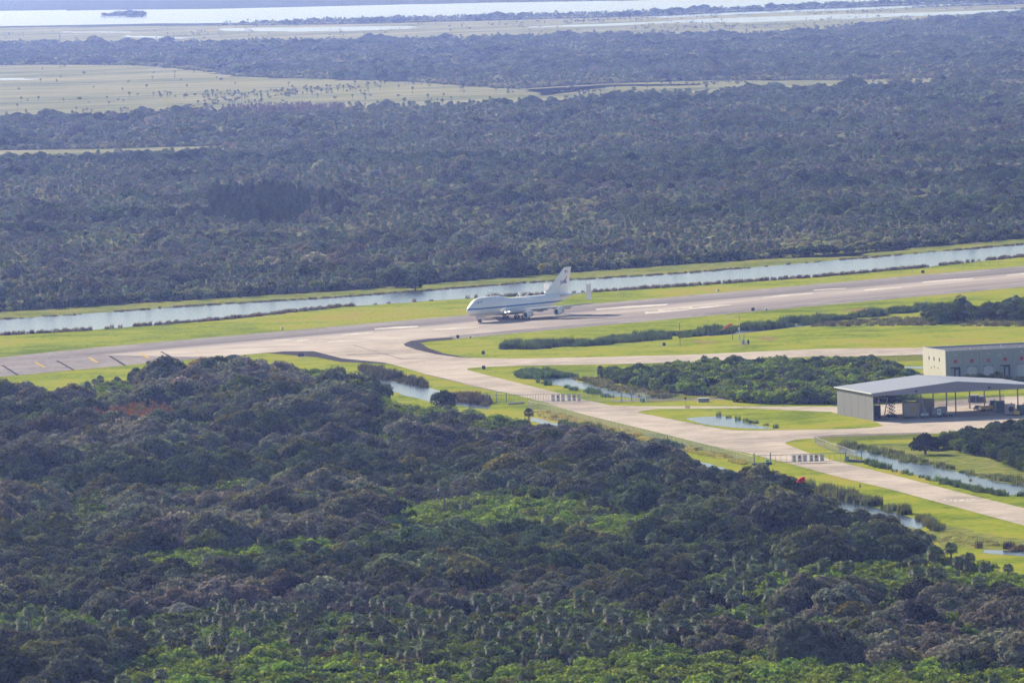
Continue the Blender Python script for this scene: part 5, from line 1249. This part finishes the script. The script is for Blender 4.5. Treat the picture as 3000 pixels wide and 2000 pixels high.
# ------------------------------------------------------------------ gates and fences
def gate(p0, p1, h, pick, label, posts, boards, name='sliding_gate'):
    L = math.dist(p0, p1); rz = math.atan2(p1[1] - p0[1], p1[0] - p0[0])
    e = empty(name, (p0[0], p0[1], .14), rz); tag(e, label, 'gate')
    MB().box((L / 2, 0, h), (L, .14, .16)).build('top_rail', M['steel'], e)
    MB().box((L / 2, 0, .35), (L, .14, .16)).build('bottom_rail', M['steel'], e)
    n = int(L / pick)
    for k in range(n + 1):
        x = min(max(k * L / n, .06), L - .06)
        MB().box((x, 0, (h + .4) / 2), (.09, .09, h - .4)).build('picket', M['steel'], e)
    for f in posts:
        MB().tube([(f * L, .25, 0), (f * L, .25, h + .75)], .17, 10).tube([(f * L, .25, h + .75), (f * L, .25, h + .85)], [.22, .05], 10).build('post', M['grey'], e)
    for f, kind in boards:
        x = f * L
        if kind == 'stop':
            bd = MB().box((x, -.12, h * .55), (1.15, .05, h * .78)).build('sign_board', M['white'], e)
            MB().add([(x + .48 * math.cos(a), -.165, h * .68 + .48 * math.sin(a)) for a in [math.pi / 8 + k * math.pi / 4 for k in range(8)]], [tuple(range(8))]).build('stop_octagon', M['red'], bd)
            text_mesh('STOP', .32, 'stop_lettering', M['white'], Matrix.Translation((x, -.18, h * .68 - .11)) @ Matrix.Rotation(math.pi / 2, 4, 'X'), bd, bold=.006)
            MB().box((x, -.16, h * .28), (.9, .03, .24)).build('ochre_label', M['yellow_dull'], bd)
        else:
            bd = MB().box((x, -.12, h * .55), (1.15, .05, h * .78)).build('sign_board', M['white'], e)
            MB().box((x, -.16, h * .75), (.9, .03, .24)).build('ochre_label', M['yellow_dull'], bd); MB().box((x, -.16, h * .28), (.9, .03, .24)).build('ochre_label', M['yellow_dull'], bd)
            if name != 'sliding_gate_' and kind == 'logo': MB().tube([(x, -.16, h * .5), (x, -.175, h * .5)], .2, 10).build('blue_disc', M['blue'], bd)
    return e
gu = gate((-9.55,2538.26), (44.69,2520.80), 2.75, .92, 'long pale sliding gate across the taxiway nearer the runway', (.008, .065, .127, .843, .905, .957, .998), ((.422, 'plain'), (.452, 'stop'), (.482, 'plain'), (.522, 'plain'), (.552, 'stop'), (.582, 'plain')))
gd = gate((70.16,2209.93), (102.03,2209.25), 2.55, 1.55, 'shorter pale sliding gate across the taxiway beyond the shed turn-off', (.004, .155, .848, .996), ((.373, 'logo'), (.424, 'stop'), (.473, 'logo'), (.532, 'logo'), (.578, 'stop'), (.63, 'logo')))
for p0, p1, lab in (((69.70,2206.03), (75.15,2208.51), 'dark concrete plinth under the wood-side end of the lower gate'), ((97.33,2211.45), (102.50,2202.14), 'dark concrete plinth under the canal-side end of the lower gate')):
    L = math.dist(p0, p1); rz = math.atan2(p1[1] - p0[1], p1[0] - p0[0])
    e = MB().box((L / 2, 0, .3), (L, 1.2, .7), taper=.98).box((L / 2, 0, .68), (L * .98, 1.0, .06)).build('gate_plinth', M['roof_dark'], loc=(p0[0], p0[1], .05), rz=rz); tag(e, lab, 'plinth')
for p, lab in (((43.47,2517.60), 'green gate motor cabinet at the end of the upper gate'), ((74.20,2211.47), 'green motor box on the wood-side end of the lower gate'), ((98.00,2215.29), 'green motor box on the canal-side end of the lower gate')):
    e = empty('motor_cabinet', (p[0], p[1], .1), .1); tag(e, lab, 'cabinet')
    MB().box((0, 0, .6), (.9, .7, 1.1)).build('box', M['green'], e); MB().box((0, 0, 1.18), (1.0, .8, .08)).build('lid', M['grey'], e); MB().box((0, 0, .04), (1.2, 1.0, .1)).build('pad', M['concrete_block'], e)
p = (42.58,2520.20)
e = empty('barrier_arm', (p[0], p[1], .1), .1); tag(e, 'white barrier arm with a red and orange panel at the upper gate', 'barrier')
MB().box((0, 0, .55), (.5, .5, 1.1)).build('post', M['grey'], e); MB().tube([(-1.8, 0, 3.0), (1.5, 0, 2.6)], .14, 8).build('arm', M['white'], e); MB().tube([(0, 0, 1), (0, 0, 2.8)], .09, 6).build('mast', M['white'], e)
MB().box((-.6, -.1, 1.9), (.7, .06, .7)).build('warning_panel', M['orange'], e)
p0, p1 = (-2.21,2527.56), (3.40,2529.74)
L = math.dist(p0, p1)
tag(MB().box((L / 2, 0, .28), (L, .8, .5)).box((L / 2, 0, .56), (L * .99, .6, .06)).build('concrete_kerb', M['concrete_block'], loc=(p0[0], p0[1], .05), rz=math.atan2(p1[1] - p0[1], p1[0] - p0[0])), 'white concrete kerb at the foot of the upper gate', 'kerb')

def mesh_mat():
    m, nt, b = new_mat('chain_link')
    b.inputs['Base Color'].default_value = (.11, .12, .125, 1); b.inputs['Roughness'].default_value = .7
    tr = N(nt, 'ShaderNodeBsdfTransparent'); ms = N(nt, 'ShaderNodeMixShader'); ms.inputs[0].default_value = .42
    nt.links.new(tr.outputs[0], ms.inputs[1]); nt.links.new(b.outputs[0], ms.inputs[2]); nt.links.new(ms.outputs[0], nt.nodes['Material Output'].inputs[0])
    return m
M['mesh'] = mesh_mat()
def fence(line, h, label, step=5.0):
    e = empty('chain_link_fence', (line[0][0], line[0][1], .05)); tag(e, label, 'fence')
    q = [(x - line[0][0], y - line[0][1]) for x, y in line]
    tot = sum(math.dist(a, b) for a, b in zip(q, q[1:])); n = max(2, int(tot / step))
    pts = along(q, n + 1)
    for (xa, ya), (xb, yb) in zip(pts, pts[1:]):
        MB().add([(xa, ya, .05), (xb, yb, .05), (xb, yb, h), (xa, ya, h)], [(0, 1, 2, 3)]).build('mesh_panel', M['mesh'], e)
    for x, y in pts: MB().tube([(x, y, 0), (x, y, h + .2)], .045, 5).build('post', M['grey'], e)
    MB().tube([(x, y, h) for x, y in pts], .03, 4).build('top_rail', M['grey'], e)
fence([(4.7,2505.2),(10.6,2488.0),(23.4,2426.0),(40.7,2348.6),(56.9,2274.5),(65.1,2238.2),(69.9,2211.6)], 2.3, 'chain-link fence along the wood side of the taxiway between the gates')
fence([(44.9,2516.7),(55.6,2523.9),(71.5,2524.6),(79.8,2523.9)], 2.3, 'chain-link fence running from the upper gate towards the thicket')
fence([(91.5,2292.6),(92.3,2278.5),(95.4,2254.6),(98.6,2235.4),(100.4,2218.7)], 2.3, 'chain-link fence curving to the lower gate from the canal')
fence([(91.6,2295.6),(97.3,2297.5),(109.9,2297.5),(124.4,2295.0)], 2.0, 'chain-link fence along the far side of the drainage canal', 5)
fence([(122.6,2698.7),(134.9,2700.1),(148.5,2700.9)], 2.2, 'chain-link fence across the grass by the block building', 5)
fence([bl(so, a, b) for a, b in ((27, 52), (34, 53), (42, 54), (52, 56), (62, 57))], 2.6, 'chain-link fence behind the open shed')

# ------------------------------------------------------------------ airfield furniture
def airfield_sign(p, w, rz, label):
    e = empty('airfield_sign', (p[0], p[1], .05), rz); tag(e, label, 'sign')
    MB().box((0, 0, .95), (w, .35, 1.25)).build('panel_box', M['dark'], e)
    MB().box((0, -.2, .95), (w * .86, .04, 1.0)).build('face', M['roof_dark'], e)
    for x in (-w * .35, w * .35): MB().tube([(x, 0, 0), (x, 0, .4)], .06, 6).build('leg', M['steel'], e)
    MB().box((0, 0, .02), (w * 1.15, .9, .08)).build('pad', M['concrete_block'], e)
airfield_sign((-21.23,2946.38), 1.1, .3, 'dark airfield sign on the grass tip beside the white light unit')
airfield_sign((-11.01,2828.50), 1.2, .2, 'dark airfield sign above the taxi strip at the grass point')
airfield_sign((-10.65,2732.01), 1.2, .2, 'dark airfield sign on the grass triangle below the taxi strip')
airfield_sign((57.61,2844.74), 1.1, .2, 'brownish airfield sign in front of the infield cattails')
airfield_sign((99.32,3079.15), 1.4, .5, 'dark airfield sign on the runway edge across from the windsock')
airfield_sign((184.70,3355.73), 1.5, .5, 'dark airfield sign on the canal side of the runway')
airfield_sign((-80.53,2853.58), 2.3, .3, 'wide double dark airfield sign on the grass by the oak wood')
def light_unit(p, label):
    e = empty('runway_light_unit', (p[0], p[1], .05), .5); tag(e, label, 'light')
    MB().tube([(0, 0, .3), (0, 0, .85), (0, 0, 1.25)], [.5, .5, .2], 12).build('housing', M['white'], e)
    MB().tube([(-.1, 0, 1.2), (-.35, -.15, 1.85)], [.05, .03], 5).build('whip', M['steel'], e)
    MB().tube([(0, -.45, .75), (0, -.6, .75)], .25, 10).build('lens', M['glass'], e)
    for a in (0, 2.1, 4.2): MB().tube([(.35 * math.cos(a), .35 * math.sin(a), 0), (.3 * math.cos(a), .3 * math.sin(a), .4)], .05, 5).build('leg', M['steel'], e)
light_unit((-16.54,2944.57), 'white light unit on the near runway edge by the grass tip')
light_unit((89.97,3255.11), 'white light unit on the canal side of the runway behind the aircraft')
light_unit((104.57,3079.24), 'white light unit next to the dark sign on the near runway edge')
light_unit((-93.56,3056.68), 'white light unit on the canal-side grass short of the aircraft nose')
light_unit((-53.27,2769.87), 'white light unit above the reeds of the wood pond')
for k, p in enumerate(((165.62,3376.68), (170.52,3370.28), (175.47,3365.26), (180.40,3360.26), (205.94,3405.10), (209.90,3405.11), (214.01,3406.48), (218.06,3407.90), (222.02,3407.91))):
    e = empty('marker_stake', (p[0], p[1], .05)); tag(e, 'small brown marker stake in the grass between canal and runway', 'stake', 'marker stakes by the canal')
    MB().tube([(0, 0, 0), (0, 0, 1.3)], .05, 5).build('stake', M['steel_dark'], e); MB().box((0, 0, 1.35), (.45, .08, .35)).build('plate', M['beige'], e)
def windsock(p, h, mat, label, ang, L, r0, tilt):
    e = empty('windsock', (p[0], p[1], .05)); tag(e, label, 'windsock')
    MB().tube([(0, 0, 0), (0, 0, h)], [.12, .08], 7).build('mast', M['steel_dark'], e)
    dx, dy = math.cos(ang), math.sin(ang)
    pts = [(dx * L * t, dy * L * t, h - .35 + tilt * L * t * t) for t in (.03, .35, .65, 1)]
    MB().tube(pts, [r0, r0 * .9, r0 * .75, r0 * .5], 14, caps=False).build('sock', mat, e, True)
    MB().tube([(0, 0, h - .35), (dx * .3, dy * .3, h - .35)], .05, 5).build('swivel', M['steel'], e)
windsock((84.58,2874.06), 6.4, M['orange'], 'faded orange windsock in the infield grass', R(180), 3.6, .55, -.55)
windsock((77.83,2023.29), 9.6, M['red_fabric'], 'bright red windsock over the oak wood by the taxiway', R(195), 2.3, .72, -.5)
p = (86.29,2841.28)
e = empty('weather_mast', (p[0], p[1], .05)); tag(e, 'red and white weather mast with a boom of sensors in the infield', 'mast')
for k in range(6): MB().tube([(0, 0, k * 1.8), (0, 0, k * 1.8 + 1.8)], .16 - .012 * k, 7).build('mast_section', M['white'] if k % 2 == 0 else M['orange'], e)
MB().tube([(.1, 0, 10.55), (-4.6, 0, 10.5)], .05, 5).build('boom', M['steel'], e)
for x in (-4.5, -3.7, -2.8, -2.0): MB().tube([(x, 0, 10.4), (x, 0, 10.85)], [.22, .1], 8).build('sensor', M['white'], e)
MB().tube([(0, 0, 10.8), (0, 0, 11.1)], [.25, .15], 8).build('beacon', M['orange'], e)
for z in (6.0, 2.2): MB().box((-.2, -.15, z), (.6, .5, 1.1)).build('instrument_box', M['white'], e)
p = (87.91,2841.71)
e = empty('weather_station', (p[0], p[1], .05)); tag(e, 'short weather station with cabinets beside the tall weather mast', 'station')
MB().tube([(0, 0, 0), (0, 0, 3.4)], .07, 6).build('mast', M['steel_dark'], e); MB().tube([(-.3, 0, 3.4), (.5, 0, 3.4)], .16, 8).build('sensor_head', M['white'], e); MB().tube([(0, 0, 3.5), (0, 0, 3.9)], [.2, .1], 8).build('beacon', M['orange'], e)
for x, m in ((-.4, 'grey'), (.5, 'white'), (1.6, 'roof_dark')): MB().box((x, 0, .9), (.7, .6, 1.6), taper=.9).build('cabinet', M[m], e)
p = (63.72,2845.07)
e = empty('utility_pole', (p[0], p[1], .05)); tag(e, 'thin brown pole with a white top in the infield grass', 'pole')
MB().tube([(0, 0, 0), (0, 0, 9.0)], [.13, .09], 7).build('shaft', M['steel_dark'], e); MB().tube([(0, 0, 9.0), (0, 0, 9.4)], [.16, .1], 8).build('cap', M['white'], e)
p = (126.60,2089.98)
e = empty('warning_sign', (p[0], p[1], .05), .1); tag(e, 'yellow diamond sign in the reeds beside the drainage canal', 'sign')
MB().tube([(0, 0, 0), (0, 0, 1.6)], .05, 6).build('post', M['steel'], e)
MB().add([(0, -.06, 2.3 - .62), (.62, -.06, 2.3), (0, -.06, 2.3 + .62), (-.62, -.06, 2.3), (0, -.02, 2.3 - .62), (.62, -.02, 2.3), (0, -.02, 2.3 + .62), (-.62, -.02, 2.3)], [(0, 1, 2, 3), (7, 6, 5, 4), (0, 4, 5, 1), (1, 5, 6, 2), (2, 6, 7, 3), (3, 7, 4, 0)]).build('diamond_plate', M['yellow'], e)
p = (96.53,2107.49)
e = empty('hydrant_post', (p[0], p[1], .05)); tag(e, 'short brown post standing in the taxiway grass', 'post')
MB().box((0, 0, .45), (.45, .35, .9), taper=.8).build('body', M['steel_dark'], e); MB().box((0, 0, .95), (.5, .4, .1)).build('cap', M['steel_dark'], e)
p = (47.42,2333.37)
e = empty('hydrant_post', (p[0], p[1], .05)); tag(e, 'short brown post beside the fence on the taxiway verge', 'post')
MB().box((0, 0, .5), (.4, .35, 1.0), taper=.8).build('body', M['steel_dark'], e); MB().box((0, 0, 1.05), (.45, .4, .1)).build('cap', M['steel_dark'], e)
p = (63.37,2508.05)
e = empty('transformer_box', (p[0], p[1], .05), .05); tag(e, 'long pale grey transformer box by the thicket', 'box')
MB().box((0, 0, .68), (3.6, 1.6, 1.1)).build('box', M['grey'], e); MB().box((0, 0, 1.28), (3.75, 1.75, .1)).build('lid', M['white'], e); MB().box((0, 0, .06), (4.0, 2.0, .12)).build('pad', M['concrete_block'], e)
for k, x in enumerate((1850, 1860, 1870, 1880)):
    p = ((56.65,2475.56), (57.03,2475.36), (57.41,2475.17), (57.79,2474.97))[k]
    e = empty('bollard', (p[0], p[1], .05)); tag(e, 'small dark bollard in a row at the side road', 'bollard', 'row of bollards at the side road')
    MB().tube([(0, 0, 0), (0, 0, .9)], .12, 8).build('post', M['steel_dark'], e); MB().tube([(0, 0, .9), (0, 0, 1.0)], [.15, .06], 8).build('cap', M['dark'], e)
p = (57.19,2500.21)
e = empty('road_sign', (p[0], p[1], .05)); tag(e, 'small dark sign post on the grass strip by the upper gate', 'sign')
MB().tube([(0, 0, 0), (0, 0, 2.2)], .06, 6).build('post', M['steel_dark'], e); MB().box((0, -.05, 2.0), (.6, .05, .7)).build('plate', M['dark'], e)
# white wading bird at the canal edge
p = (128.98,2141.18)
mb = MB()
mb.tube([(-.30, 0, .62), (-.12, 0, .72), (.1, 0, .74), (.24, 0, .82), (.30, 0, 1.0), (.26, 0, 1.12), (.33, 0, 1.18), (.38, 0, 1.18), (.55, 0, 1.15)], [.02, .13, .15, .08, .045, .045, .06, .05, .008], 8)
for y in (-.05, .05): mb.tube([(0, y, .64), (-.03, y, .32), (.02, y, 0)], [.02, .014, .014], 5)
mb.add([(.1, .12, .8), (-.15, .75, 1.05), (-.4, .7, 1.0), (-.25, .12, .7)], [(0, 1, 2, 3)]); mb.add([(.1, -.12, .8), (-.15, -.75, 1.05), (-.4, -.7, 1.0), (-.25, -.12, .7)], [(0, 1, 2, 3)])
b = mb.build('wading_bird', M['bird_white'], loc=(p[0], p[1], .1), rz=2.6); b.scale = (.9, .9, .9); tag(b, 'white wading bird with half-open wings at the drainage canal edge', 'bird')

# ------------------------------------------------------------------ air
hz = MB().box((0, 29500, 85), (29000, 62000, 176)).build('haze', plain('unused_haze', (1, 1, 1)))
hm = bpy.data.materials.new('haze_air'); hm.use_nodes = True
nt = hm.node_tree; nt.nodes.clear()
out = nt.nodes.new('ShaderNodeOutputMaterial'); pv = nt.nodes.new('ShaderNodeVolumePrincipled')
pv.inputs['Color'].default_value = (0.28, 0.40, 1.0, 1)
pv.inputs['Absorption Color'].default_value = (1, 1, 1, 1)
pv.inputs['Density'].default_value = 3.5e-5
pv.inputs['Anisotropy'].default_value = 0.5
nt.links.new(pv.outputs[0], out.inputs['Volume'])
hz.data.materials.clear(); hz.data.materials.append(hm)
tag(hz, 'pale blue haze lying over the whole landscape', kind='stuff')
